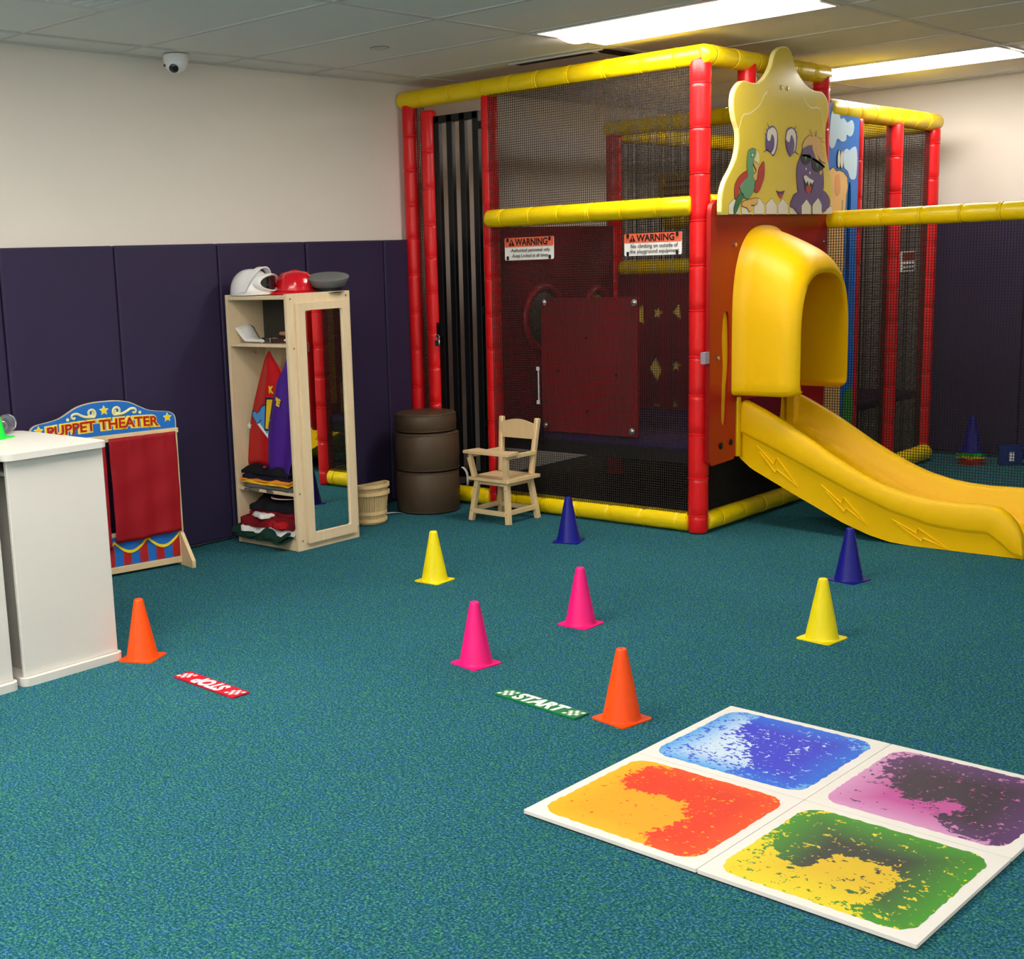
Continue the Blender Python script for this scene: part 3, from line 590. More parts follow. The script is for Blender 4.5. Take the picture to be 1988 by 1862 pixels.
# ---------------------------------------------------------------- slide chute
nt = [(-3.19, .625), (-3.141, .640), (-3.05, .60), (-2.911, .529), (-2.80, .462), (-2.696, .398), (-2.60, .346), (-2.50, .298), (-2.41, .264), (-2.313, .240), (-2.22, .228), (-2.132, .223), (-2.04, .225), (-1.962, .226), (-1.92, .218), (-1.875, .19), (-1.84, .145), (-1.82, .10), (-1.812, .05)]
nbm = [(-3.19, .37), (-3.168, .345), (-3.108, .298), (-2.874, .187), (-2.629, .075), (-2.50, .03), (-2.40, .008), (-2.3, .002), (-1.8, .002)]
grv = [(-3.19, .495), (-3.168, .484), (-3.001, .415), (-2.792, .323), (-2.592, .234), (-2.399, .159), (-2.215, .113), (-2.082, .101), (-1.963, .104), (-1.901, .06), (-1.85, .02), (-1.8, .01)]
def ip(tab, x): return float(np.interp(x, [a for a, b in tab], [b for a, b in tab]))
ya, yb_ = 5.875, 6.425
R = []
for x in list(np.linspace(-3.19, -1.96, 52))+[-1.94, -1.92, -1.90, -1.88, -1.86, -1.845, -1.83, -1.82, -1.812]:
    zt, zb, zg = ip(nt, x), ip(nbm, x), ip(grv, x)
    zg = max(min(zg, zt-.05), zb+.005); zf = max(zb+.03, min(zt-.17, ip(nt, x)-.17+0)); zf = min(zf, zt-.03)
    half = [(ya+.014, zb), (ya+.012, zg-.012), (ya+.010, zg-.006), (ya+.001, zg+.002), (ya-.002, zg+.012), (ya, zt-.022), (ya+.008, zt-.007), (ya+.024, zt), (ya+.046, zt-.004), (ya+.058, zt-.016), (ya+.070, zf+.05), (ya+.082, zf+.018), (ya+.11, zf)]
    loop = half+[(ya+yb_-y, z) for y, z in half[::-1]]
    R.append([(x, y, z) for y, z in loop])
mb = MB(); mb.rings(R)
ch = obj('slide_chute', mb, SLIDE, PS, world=True, ang=50)
for pts in ([(-3.075, .415), (-2.983, .327), (-2.968, .363), (-2.857, .229)], [(-3.06, .385), (-2.975, .287), (-2.966, .303), (-2.857, .229)], [(-2.74, .25), (-2.634, .168), (-2.625, .198), (-2.505, .076)], [(-2.72, .225), (-2.62, .128), (-2.609, .146), (-2.505, .076)],
            [(-2.393, .117), (-2.276, .064), (-2.268, .089), (-2.131, .008)], [(-2.37, .10), (-2.25, .03), (-2.244, .044), (-2.131, .008)]):
    mb = MB(); mb.path([(x, ya+.011, z) for x, z in pts], [.0035, .004, .004, .002], n=6); obj('lightning_bolt', mb, SLIDE, ch, world=True)
obj('slide_flange', MB().box(-3.175, -3.155, 5.84, 5.875, .36, .66).box(-3.175, -3.155, 6.425, 6.46, .36, .66), SLIDE, ch, world=True, bevel=.006)

# hood over the slide top
def arch_loop(x, y0, y1, z0, z1, n=40, ex=2.6):
    yc, hw = (y0+y1)/2, (y1-y0)/2; zs = z0+(z1-z0)*.42; L = []
    for dy, dz in ((.034, 0), (.016, .003), (.005, .012)): L.append((x, y0+dy, z0+dz))
    for i in range(6): L.append((x, y0, z0+.03+(zs-z0-.03)*i/6))
    for i in range(n+1):
        a = PI-PI*i/n; c, s = math.cos(a), math.sin(a)
        L.append((x, yc+hw*math.copysign(abs(c)**(2/ex), c), zs+(z1-zs)*abs(s)**(2/ex)))
    for i in range(1, 7): L.append((x, y1, zs-(zs-z0-.03)*i/6))
    for dy, dz in ((.005, .012), (.016, .003), (.034, 0)): L.append((x, y1-dy, z0+dz))
    return L
secs = []
for x, ins in [(-3.165, -.012), (-3.155, -.012), (-3.145, 0), (-3.08, 0), (-3.0, 0), (-2.93, 0), (-2.90, .003), (-2.875, .010), (-2.855, .021), (-2.842, .036), (-2.837, .052), (-2.842, .066), (-2.86, .078), (-2.89, .084), (-3.0, .086), (-3.165, .086)]:
    t = (x+3.165)/.33; z1 = 1.478-.155*max(0, t)**1.25
    iy = min(ins, .05)*.9
    secs.append(arch_loop(x, 5.795+.008*t+iy, 6.42-.012*t-iy, .668+.5*max(0, min(ins, .05)), z1-ins*1.15))
n = len(secs[0]); mb = MB(); mb.rings(secs, False, False, False)
mb.f.append(tuple(i*n for i in range(len(secs)))); mb.f.append(tuple(i*n+n-1 for i in range(len(secs)))[::-1])
obj('slide_hood', mb, SLIDE, PS, world=True, ang=50)
obj('slide_bar', MB().box(-3.165, -3.09, 6.34, 6.40, .42, .68), SLIDE, PS, world=True, bevel=.02)
obj('shade_sheet', MB().box(-5.12, XS-.03, 5.70, 8.4, .004, .02), mat('underdeck_shade', (26, 24, 24), .9), PS, world=True, smooth=False)  # dark sheet added over the carpet, painting in the shade under the decks

# padlock on the gate
t = thing('padlock', 'small silver padlock hanging on the black gate latch', 'padlock', (-4.905, 5.600, .90))
obj('lock_body', MB().box(-.017, .017, -.008, .008, 0, .034), STEEL, t, bevel=.004)
mb = MB(); mb.path([(-.011, 0, .03)]+[(-.011*math.cos(a), 0, .05+.013*math.sin(a)) for a in [i*PI/8 for i in range(9)]]+[(.011, 0, .03)], .003, 8); obj('shackle', mb, STEEL, t)

# ================================================================== CONES
def cone_mats(n, c): return mat(n, c, .42, spec=.4, noise=.02, nscale=10)
CO = {'orange': cone_mats('cone_orange', (252, 80, 2)), 'yellow': cone_mats('cone_yellow', (246, 226, 8)), 'pink': cone_mats('cone_pink', (250, 18, 126)), 'blue': cone_mats('cone_blue', (8, 14, 132)), 'green': cone_mats('cone_green', (20, 220, 60)), 'red': cone_mats('cone_red', (200, 36, 30))}
cb = flat_mesh([rrect(-.066, .066, -.066, .066, .012), circ(0, 0, .050, 28)], .004)
def cone_shell():
    mb = MB(); prof = [(.0600, .003), (.0585, .0055), (.0570, .010), (.0175, .212), (.0165, .2165), (.0145, .2195), (.012, .221), (.006, .221), (.005, .218), (.0115, .216), (.014, .205), (.0535, .006), (.0545, .002)]
    R = [[(r*math.cos(2*PI*j/36), r*math.sin(2*PI*j/36), z) for j in range(36)] for r, z in prof]
    R.append(R[0]); mb.rings(R, True, False, False); return mb.me('cone_body')
cs = cone_shell(); cmesh = {}
def cone(colr, x, y, rot, label, z=0, group='plastic sport cones on the carpet'):
    t = thing('sport_cone', label, 'cone', (x, y, z), math.radians(rot), group)
    if colr not in cmesh:
        a, b = cb.copy(), cs.copy(); cmesh[colr] = (a, b)
        for q, s in ((a, False), (b, True)):
            q.materials.clear(); q.materials.append(CO[colr])
            if s: q.shade_smooth(); q.set_sharp_from_angle(angle=math.radians(50))
    for nme, q in zip(('base', 'cone_body'), cmesh[colr]):
        o = bpy.data.objects.new(nme, q); COL.objects.link(o); o.parent = t
    return t
cone('orange', -3.800, 2.659, 25, 'orange sport cone beside the white counter')
cone('yellow', -3.688, 4.142, 3, 'yellow sport cone in front of the mirror cabinet')
cone('blue', -3.668, 5.115, 19, 'blue sport cone by the yellow floor rail and doll chair')
cone('pink', -2.778, 3.945, 0, 'pink sport cone, the farther of the two pink ones')
cone('pink', -2.786, 3.330, -9.5, 'pink sport cone nearest the green start strip')
cone('orange', -2.085, 3.168, -9.5, 'orange sport cone at the corner of the liquid floor tiles')
cone('yellow', -1.980, 4.290, -6.5, 'yellow sport cone on open carpet right, in front of the blue one')
cone('blue', -2.262, 5.143, -10, 'blue sport cone in front of the yellow slide')
for i, (c, nm) in enumerate((('red', 'red cone at the bottom of the nested stack behind the net'), ('red', 'red cone second from the bottom of the nested stack behind the net'), ('yellow', 'yellow cone in the middle of the nested stack behind the net'), ('green', 'green cone under the blue one in the stack behind the net'), ('blue', 'blue cone on top of the nested stack behind the net'))):
    cone(c, -2.90, 8.33, 45+20, nm, i*.020, 'nested cones behind the net')
# blue tub behind the net
t = thing('plastic_tub', 'small translucent blue plastic tub on the floor behind the net', 'tub', (-2.70, 8.42, 0), .5)
TB = mat('blue_translucent', (34, 70, 160), .25, trans=.25, coat=.2)
mb = MB(); out = rrect(-.07, .07, -.055, .055, .02, 4); R = [[(u*k, v*k, z) for u, v in out] for k, z in ((.9, .002), (.94, .01), (1.0, .105), (1.0, .115), (.95, .115), (.9, .02))]; mb.rings(R); obj('tub_body', mb, TB, t)
obj('rim', MB().rings([[(u*k, v*k, z) for u, v in out] for k, z in ((1.0, .108), (1.06, .108), (1.06, .118), (1.0, .118))], True, False, False), TB, t)
obj('paper_label', MB().box(-.015, .015, -.058, -.0555, .03, .085), PRINTW, t, smooth=False)

# ================================================================== FLOOR STRIPS
def strip(name, label, corners, txt, colr, flip):
    (x0, y0), (x1, y1) = corners; c = ((x0+x1)/2, (y0+y1)/2)
    a = math.atan2(y1-y0, x1-x0)+(PI if flip else 0)
    t = thing(name, label, 'floor strip', (c[0], c[1], 0), a, 'lettered floor strips')
    me = flat_mesh([rrect(-.170, .170, -.035, .035, .004)], .005); me.transform(FZ(.001)); obj('strip_base', me, mat(name+'_vinyl', colr, .4, spec=.4), t, smooth=False)
    m2 = text_mesh(txt, .078, .0006, .0036, .18, width=.205 if txt == 'START' else .165); m2.transform(Matrix.Translation((0, -.001, .0062))); obj('lettering', m2, PRINTW, t, smooth=False)
    for s in (-1, 1):
        for r in range(4):
            for q in range(4):
                if (r+q) % 2: continue
                u, v = s*.137+(q-1.5)*.0115+(r-1.5)*.003, (r-1.5)*.0125
                me = flat_mesh([[(u-.0062, v-.0062), (u+.0052, v-.0062), (u+.0082, v+.0062), (u-.0032, v+.0062)]], .0006); me.transform(FZ(.0062)); obj('check', me, PRINTW, t, smooth=False)
strip('stop_strip', 'red floor strip reading STOP upside down, near the white counter', ((-3.515, 2.617), (-3.176, 2.597)), 'STOP', (206, 24, 48), True)
strip('start_strip', 'green floor strip reading START beside the orange cone', ((-2.522, 3.139), (-2.188, 3.105)), 'START', (6, 124, 70), False)

# ================================================================== LIQUID FLOOR TILES
def liquid_mat(name, blobs, ramp_dark, ramp_light, edge_dark, edge_light, seed, splat=.5, dsize=.28, thr=.5, floor_=.2, ceil_=.8):
    m = bpy.data.materials.new(name); m.use_nodes = True; N = m.node_tree.nodes; L = m.node_tree.links; b = N['Principled BSDF']
    b.inputs['Roughness'].default_value = .5; b.inputs['Specular IOR Level'].default_value = .25
    tc = N.new('ShaderNodeTexCoord')
    def noise(scale, det, off, rough=.55):
        mp = N.new('ShaderNodeMapping'); mp.inputs['Location'].default_value = (off, off*1.7, seed); L.new(tc.outputs['Object'], mp.inputs[0])
        n = N.new('ShaderNodeTexNoise'); n.inputs['Scale'].default_value = scale; n.inputs['Detail'].default_value = det; n.inputs['Roughness'].default_value = rough; L.new(mp.outputs[0], n.inputs[0]); return n
    def math_(op, a, c=None, clamp=False):
        n = N.new('ShaderNodeMath'); n.operation = op; n.use_clamp = clamp
        for i, q in enumerate((a, c)):
            if q is None: continue
            if isinstance(q, (int, float)): n.inputs[i].default_value = q
            else: L.new(q, n.inputs[i])
        return n.outputs[0]
    n0 = noise(7, 3, 3)
    vd = N.new('ShaderNodeVectorMath'); vd.operation = 'MULTIPLY_ADD'; L.new(n0.outputs['Color'], vd.inputs[0]); vd.inputs[1].default_value = (.10, .10, 0); L.new(tc.outputs['Object'], vd.inputs[2])
    f = None
    for (u, v, r, s) in blobs:
        d = N.new('ShaderNodeVectorMath'); d.operation = 'DISTANCE'; L.new(vd.outputs[0], d.inputs[0]); d.inputs[1].default_value = (u*.5+.05, v*.5+.05, .0)
        # flatten z: the tile top sits at constant height, included in the distance
        q = math_('SUBTRACT', 1.0, math_('DIVIDE', d.outputs['Value'], r*.5), False); q = math_('MULTIPLY', math_('MAXIMUM', q, 0.0), s)
        f = q if f is None else math_('ADD', f, q)
    f = math_('MINIMUM', math_('MAXIMUM', f, floor_), ceil_)
    n1 = noise(26, 4, 1, .6); n2 = noise(75, 3, 5, .6)
    f = math_('ADD', f, math_('MULTIPLY', math_('SUBTRACT', n1.outputs['Fac'], .5), splat*.85)); f = math_('ADD', f, math_('MULTIPLY', math_('SUBTRACT', n2.outputs['Fac'], .5), splat*1.35))
    mk = N.new('ShaderNodeMapRange'); mk.inputs['From Min'].default_value = thr-.015; mk.inputs['From Max'].default_value = thr+.015; L.new(f, mk.inputs['Value'])
    # distance to the sealed edge tints both liquids
    sx = N.new('ShaderNodeSeparateXYZ'); L.new(tc.outputs['Object'], sx.inputs[0])
    ax = math_('ABSOLUTE', math_('SUBTRACT', sx.outputs[0], .25)); ay = math_('ABSOLUTE', math_('SUBTRACT', sx.outputs[1], .25))
    ed = math_('MAXIMUM', ax, ay); er = N.new('ShaderNodeMapRange'); er.inputs['From Min'].default_value = dsize*.5; er.inputs['From Max'].default_value = .225; L.new(ed, er.inputs['Value'])
    def mix(a, c, fac):
        x_ = N.new('ShaderNodeMix'); x_.data_type = 'RGBA'; L.new(fac, x_.inputs['Factor'])
        for nm_, q in (('A', a), ('B', c)):
            if isinstance(q, tuple): x_.inputs[nm_].default_value = lin(q)
            else: L.new(q, x_.inputs[nm_])
        return x_.outputs['Result']
    dk = mix(ramp_dark, edge_dark, er.outputs[0]); lt = mix(ramp_light, edge_light, er.outputs[0])
    L.new(mix(lt, dk, mk.outputs[0]), b.inputs['Base Color'])
    return m
tx, ty, ta, ts = -1.8982, 2.4365, -.0297, .4992
tiles = [
 ('orange', 0, 0, 'orange and yellow liquid floor tile, the leftmost of the four', liquid_mat('liquid_orange', [(.55, .80, .42, 1.5), (.85, .62, .42, 1.5), (.80, .20, .26, 1.4), (.30, .72, .28, 1.2), (.50, .50, .26, -1.3)], (220, 50, 10), (246, 160, 6), (230, 74, 12), (244, 176, 14), 1.0, 1.1, .30, .5, .20, .74)),
 ('blue', 0, 1, 'blue and white liquid floor tile, the farthest of the four', liquid_mat('liquid_blue', [(.62, .74, .48, 1.5), (.80, .38, .44, 1.5), (.45, .82, .3, 1.2), (.7, .12, .2, 1)], (40, 56, 200), (196, 220, 238), (14, 104, 214), (60, 156, 226), 4.2, 1.5, .24, .5, .32, .80)),
 ('purple', 1, 1, 'pink and dark purple liquid floor tile at the right edge', liquid_mat('liquid_purple', [(.35, .72, .40, 1.5), (.62, .55, .42, 1.5), (.85, .30, .34, 1.4), (.75, .80, .4, 1.5), (.62, .42, .2, -1.2)], (52, 40, 56), (186, 78, 150), (92, 54, 108), (206, 146, 192), 7.7, 1.1, .22, .5, .22, .74)),
 ('green', 1, 0, 'green and yellow liquid floor tile, the nearest of the four', liquid_mat('liquid_green', [(.30, .72, .44, 1.5), (.60, .84, .40, 1.4), (.86, .60, .40, 1.5), (.85, .22, .34, 1.3), (.30, .45, .24, 1.0), (.55, .42, .28, -1.5)], (50, 58, 52), (214, 180, 30), (62, 146, 34), (226, 208, 30), 10.3, 1.3, .16, .5, .26, .78))]
TW = mat('tile_vinyl_white', (228, 225, 218), .5, spec=.25); TE = mat('tile_edge_dark', (40, 42, 44), .6)
for nm, i, j, lab_, lm_ in tiles:
    c, s = math.cos(ta), math.sin(ta)
    t = thing('liquid_floor_tile', lab_, 'floor tile', (tx+ts*(i*c-j*s), ty+ts*(i*s+j*c), 0), ta, 'liquid sensory floor tiles')
    me = flat_mesh([rrect(.001, ts-.001, .001, ts-.001, .004)], .009); me.transform(FZ(.004)); obj('tile_sheet', me, TW, t, smooth=False)
    me = flat_mesh([rrect(.002, ts-.002, .002, ts-.002, .004)], .004); me.transform(FZ(0)); obj('tile_backing', me, TE, t, smooth=False)
    # sealed pocket of coloured liquid with slightly wavy edge
    rnd = random.Random(i*7+j*3+2); lp = rrect(.028, ts-.028, .030, ts-.028, .055, 8)
    dense = []
    for q in range(len(lp)):
        a, b = lp[q], lp[(q+1) % len(lp)]; k = max(1, int(math.hypot(b[0]-a[0], b[1]-a[1])/.012))
        for r in range(k): dense.append((a[0]+(b[0]-a[0])*r/k+rnd.uniform(-.0022, .0022), a[1]+(b[1]-a[1])*r/k+rnd.uniform(-.0022, .0022)))
    me = flat_mesh([smooth_loop(dense, 2)], .0008); me.transform(Matrix.Translation((0, 0, 0))); o = obj('liquid_pocket', me, lm_, t, smooth=False); o.location = (0, 0, .0132)

# ================================================================== DRESS-UP CABINET
CX0, CX1, CY0, CY1, CZ = -5.065, -4.612, 4.188, 4.612, 1.250
cab = thing('dress_up_cabinet', 'maple dress-up cabinet with open shelves and a tall mirror on its side', 'cabinet', ((CX0+CX1)/2, (CY0+CY1)/2, 0))
def cbx(n, a, m=WOOD, par=None, bv=.002): return obj(n, MB().box(*a), m, par or cab, world=True, smooth=False, bevel=bv)
cbx('side_panel', (CX0, CX0+.018, CY0, CY1, 0, CZ))
mw = cbx('mirror_wall', (CX1-.020, CX1, CY0, CY1, 0, CZ))
cbx('back_panel', (CX0+.018, CX1-.02, 4.418, 4.430, .05, 1.0))
cbx('rear_board', (CX0+.018, CX1-.02, CY1-.012, CY1, .0, CZ-.02))
cbx('back_panel', (CX0+.018, CX1-.02, 4.418, 4.430, 1.0, CZ-.02), mat('charcoal_board', (52, 50, 44), .7))
cbx('top_shelf', (CX0+.018, CX1-.02, CY0+.002, CY1, CZ-.026, CZ-.008))
cbx('shelf', (CX0+.018, CX1-.02, CY0+.004, 4.418, .996, 1.012))
cbx('shelf', (CX0+.018, CX1-.02, CY0+.004, 4.418, .272, .288))
cbx('bottom_shelf', (CX0+.018, CX1-.02, CY0+.012, 4.418, .055, .071))
cbx('kick_board', (CX0+.018, CX1-.02, CY0+.004, CY0+.020, 0, .055))
# mirror frame on the +X face
fr_out = [(4.243, .035), (4.585, .035), (4.585, 1.203), (4.243, 1.203)]
fr_in = rrect(4.290, 4.540, .082, 1.168, .012)
mf = put('mirror_frame', flat_mesh([fr_out, fr_in], .018), FX(CX1-.001), WOOD, cab, bevel=.003)
put('mirror_bead', flat_mesh([rrect(4.284, 4.546, .076, 1.174, .014), rrect(4.294, 4.536, .086, 1.164, .012)], .006), FX(CX1-.0005), WOOD, mf)
put('mirror', flat_mesh([rrect(4.286, 4.544, .078, 1.172, .012)], .003), FX(CX1) @ Matrix.Translation((0, 0, .0035)) @ Matrix.Translation((4.415, 0, 0)) @ Matrix.Rotation(-.013, 4, 'Y') @ Matrix.Translation((-4.415, 0, 0)), mat('mirror_glass', (225, 228, 226), .01, metal=1), cab)
for (y, z) in ((4.212, 1.225), (4.585, 1.228), (4.222, .99), (4.598, .985), (4.212, .285), (4.590, .275), (4.217, .05), (4.600, .055)):
    mb = MB(); mb.axis((CX1-.001, y, z), (CX1+.01, y, z), [(0, .005), (.002, .005), (.003, .003)], n=10); obj('screw', mb, mat('brass_screw', (150, 128, 84), .4, metal=.7), cab, world=True)
for x in (-4.93, -4.68):
    mb = MB(); mb.path([(x, 4.27, .996), (x, 4.27, .972), (x, 4.262, .962), (x, 4.25, .962), (x, 4.244, .972)], .0022, 8); obj('hook', mb, STEEL, cab, world=True)

# ------------------------------------------------------------- capes on hooks
def cape(label, name, y0, left, right, m, amp, seed, back):
    L_, R_ = smooth_open(left, 4), smooth_open(right, 4); n = len(L_); k = 17; rows = []
    for i, ((xl, zl), (xr, zr)) in enumerate(zip(L_, R_)):
        q = i/(n-1); row = []
        for j in range(k):
            s = j/(k-1); w_ = amp*(.35+.65*q)
            y = y0+w_*math.sin(s*2*PI*1.35+seed+q*.7)+.010*math.sin(q*5+s*3+seed)+.012*abs(s-.45)*back
            row.append((xl+(xr-xl)*s, y, zl+(zr-zl)*s+.006*math.sin(s*7+seed)*q))
        rows.append(row)
    mb = MB(); mb.rings(rows, False, False, False)
    t = thing(name, label, 'cape', (sum(p[0] for p in left)/len(left), y0, right[-1][1]), group='capes hung in the cabinet')
    o = obj('cloth', mb, m, t, world=True, ang=80); sm = o.modifiers.new('thick', 'SOLIDIFY'); sm.thickness = .003
    return t, o
CR = mat('red_satin', (190, 20, 24), .42, spec=.5, noise=.08, nscale=6); CP = mat('violet_satin', (74, 34, 138), .42, spec=.5, noise=.08, nscale=6)
k1 = 4.25/4.33
def sc(l, k): return [(x*k, CAM_H+(z-CAM_H)*k) for x, z in l]
rc, ro = cape('red satin cape with a heart print hung left in the cabinet', 'costume_cape', 4.262, sc([(-4.949, .961), (-4.982, .925), (-5.028, .821), (-5.082, .673), (-5.109, .562), (-5.146, .37)], k1), sc([(-4.928, .961), (-4.895, .926), (-4.83, .844), (-4.80, .685), (-4.78, .578), (-4.79, .384)], k1), CR, .010, .4, 1)
pc, po = cape('violet satin cape hung in front of the red one in the cabinet', 'costume_cape', 4.222, sc([(-4.696, .97), (-4.726, .898), (-4.784, .818), (-4.828, .685), (-4.878, .55), (-4.9, .364)], 4.215/4.25), sc([(-4.672, .97), (-4.678, .899), (-4.682, .821), (-4.68, .692), (-4.672, .54), (-4.745, .305)], 4.215/4.25), CP, .010, 2.2, 1)
NAVY = mat('navy_print', (24, 28, 62), .45); SKYP = mat('sky_print', (86, 152, 210), .45); GOLD = mat('gold_print', (238, 196, 40), .45)
def cp(n, lp, m, par, y, holes=()): return put(n, flat_mesh([lp]+list(holes), .0015), FY(y), m, par)
def cs_(pts): return sc(pts, 4.24/4.32)
yr = 4.243
heart = [(0, -.028), (-.030, .002), (-.034, .016), (-.026, .028), (-.012, .028), (0, .018), (.012, .028), (.026, .028), (.034, .016), (.030, .002)]
hc = cs_([(-5.021, .627)])[0]
cp('printed_wedge', cs_([(-5.035, .6), (-4.975, .626), (-4.93, .551), (-4.949, .523)]), PRINTW, ro, yr); cp('printed_wedge', cs_([(-5.01, .603), (-4.985, .615), (-4.945, .56), (-4.952, .545)]), SKYP, ro, yr-.001)
cp('printed_heart', smooth_loop([(hc[0]+u*1.18, hc[1]+v*1.18) for u, v in heart], 3), NAVY, ro, yr-.001); cp('printed_heart', smooth_loop([(hc[0]+u, hc[1]+v) for u, v in heart], 3), SKYP, ro, yr-.002)
cp('printed_disc', circ(-4.862, .655, .055, 20), NAVY, ro, yr-.0005); cp('printed_disc', circ(-4.862, .655, .049, 20), SKYP, ro, yr-.0012)
cp('printed_bar', cs_([(-4.95, .732), (-4.885, .732), (-4.93, .563), (-4.972, .563)]), NAVY, ro, yr-.002); cp('printed_bar', cs_([(-4.94, .722), (-4.896, .724), (-4.942, .573), (-4.962, .572)]), GOLD, ro, yr-.003)
for p_ in cs_([(-4.915, .615), (-4.926, .568), (-5.085, .581)]): cp('printed_star', star(p_[0], p_[1], .018, .42), PRINTW, ro, yr-.003)
me = text_mesh('K', .045, .0015, .003); kx, kz = cs_([(-4.908, .770)])[0]; me.transform(Matrix.Translation((kx, kz, 0))); put('printed_letter', me, FY(yr-.001), GOLD, ro)
me = text_mesh("'E", .048, .0015, .003); me.transform(Matrix.Rotation(-.35, 4, 'Z')); kx, kz = sc([(-4.775, .722)], 4.20/4.24)[0]; me.transform(Matrix.Translation((kx, kz, 0))); put('printed_letter', me, FY(4.204), GOLD, po)

# ------------------------------------------------------------- folded clothes
def folded(label, c, size, rot, m, seed, amp=.006, group='folded costumes in the cabinet', name='folded_costume', layers=2, tilt=0, droop=0):
    t = thing(name, label, 'clothing', c, rot, group); lx, ly, lz = size; rnd = random.Random(seed)
    for q in range(layers):
        z0 = lz*q/layers; z1 = lz*(q+1)/layers-.001; R = []; nx, ny = 14, 10; ph = rnd.uniform(0, 6)
        top = [[(lx*(i/nx-.5)+rnd.uniform(-1, 1)*amp*.5, ly*(j/ny-.5)+.5*amp*math.sin(i*1.3+ph), z1+amp*math.sin(i*.9+ph+q)*math.cos(j*.8+ph)*.6-(.35*(z1-z0) if i in (0, nx) or j in (0, ny) else 0)+tilt*(j/ny)-droop*max(0, .45-j/ny)**1.6*(1+.4*math.sin(i*.8+seed))) for j in range(ny+1)] for i in range(nx+1)]
        bot = [[(x, y, min(z-.002, z0+.0005+tilt*(j/ny)*.9-droop*max(0, .45-j/ny)**1.6)) for j, (x, y, z) in enumerate(r)] for r in top]
        mb = MB(); n = ny+1; V = [p for r in top for p in r]+[p for r in bot for p in r]; o = len(top)*n; Fs = []
        for i in range(nx):
            for j in range(ny): Fs += [(i*n+j, i*n+j+1, (i+1)*n+j+1, (i+1)*n+j), (o+i*n+j, o+(i+1)*n+j, o+(i+1)*n+j+1, o+i*n+j+1)]
        for i in range(nx): Fs += [(i*n, (i+1)*n, o+(i+1)*n, o+i*n), (i*n+ny, o+i*n+ny, o+(i+1)*n+ny, (i+1)*n+ny)]
        for j in range(ny): Fs += [(j, o+j, o+j+1, j+1), (nx*n+j, nx*n+j+1, o+nx*n+j+1, o+nx*n+j)]
        mb.add(V, Fs); obj('fold', mb, m[q % len(m)] if isinstance(m, (list, tuple)) else m, t, ang=70)
    return t
def cl(n, c): return mat(n, c, .85, spec=.2, noise=.12, nscale=18, bump=.2, bscale=300)
BLK, GRY, MRN, WHT, DGR, DRD, NVY = cl('cloth_black', (24, 22, 28)), cl('cloth_grey', (96, 94, 88)), cl('cloth_maroon', (110, 18, 26)), cl('cloth_white', (226, 226, 224)), cl('cloth_green', (26, 56, 46)), cl('cloth_red', (168, 24, 30)), cl('cloth_navy', (22, 24, 40))
ORG = cl('cloth_orange', (236, 140, 40)); YLC = cl('cloth_yellow', (236, 190, 40))
xm = (CX0+CX1)/2
# middle shelf
folded('grey folded costume at the bottom of the middle shelf pile', (xm+.01, 4.302, .289), (.36, .22, .038), .03, [GRY, GRY], 1, .010, droop=.05)
folded('thin yellow and orange costume folded between grey and black ones', (xm-.005, 4.298, .328), (.37, .22, .024), -.02, [YLC, ORG], 2, .009, droop=.05)
folded('black folded costume with a silver badge on the middle shelf', (xm-.01, 4.300, .353), (.34, .21, .050), .03, [NVY, BLK], 3, .010, droop=.06)
t = bpy.data.objects['folded_costume.002']; mb = MB(); mb.lathe([(.012, 0), (.012, .003), (.007, .006), (.001, .006)], c=(.0, -.10, .048), n=14); obj('badge', mb, STEEL, t)
# bottom shelf
folded('dark green folded costume hanging over the bottom shelf edge', (xm-.015, 4.265, .073), (.40, .25, .036), -.06, [DGR, DGR], 4, .016, droop=.12)
folded('maroon and white striped costume folded on the bottom shelf', (xm+.02, 4.278, .113), (.36, .24, .060), .08, [WHT, MRN], 5, .018, droop=.14)
folded('black costume with white rimmed round print on the bottom shelf', (xm+.03, 4.298, .178), (.32, .20, .050), .12, [MRN, BLK], 6, .014, tilt=.03, droop=.08)
t = bpy.data.objects['folded_costume.005']
for k, (u, v, r, m) in enumerate(((.03, -.03, .085, PRINTW), (.03, -.03, .080, MRN), (.03, -.03, .062, BLK))):
    mb = MB(); mb.lathe([(r, 0), (r, .003), (.001, .003)], c=(u, v, .066+.0016*k), n=28, sy=.8); obj('round_print', mb, m, t)
for i in range(3): obj('white_stripe', MB().box(-.15, -.02, .05+i*.018, .056+i*.018, 0.070, .074), PRINTW, t, smooth=False)
folded('white folded trim cloth poking out on the bottom shelf', (xm-.05, 4.215, .150), (.18, .10, .022), -.35, [WHT], 8, .006, layers=1)
folded('red folded sleeve drooping at the front of the bottom shelf', (xm+.06, 4.205, .110), (.20, .085, .030), -.3, [DRD], 9, .012, layers=1)
folded('grey green scarf end lying at the left of the bottom shelf', (xm-.15, 4.235, .106), (.10, .10, .022), .3, [DGR, DRD], 10, .006)
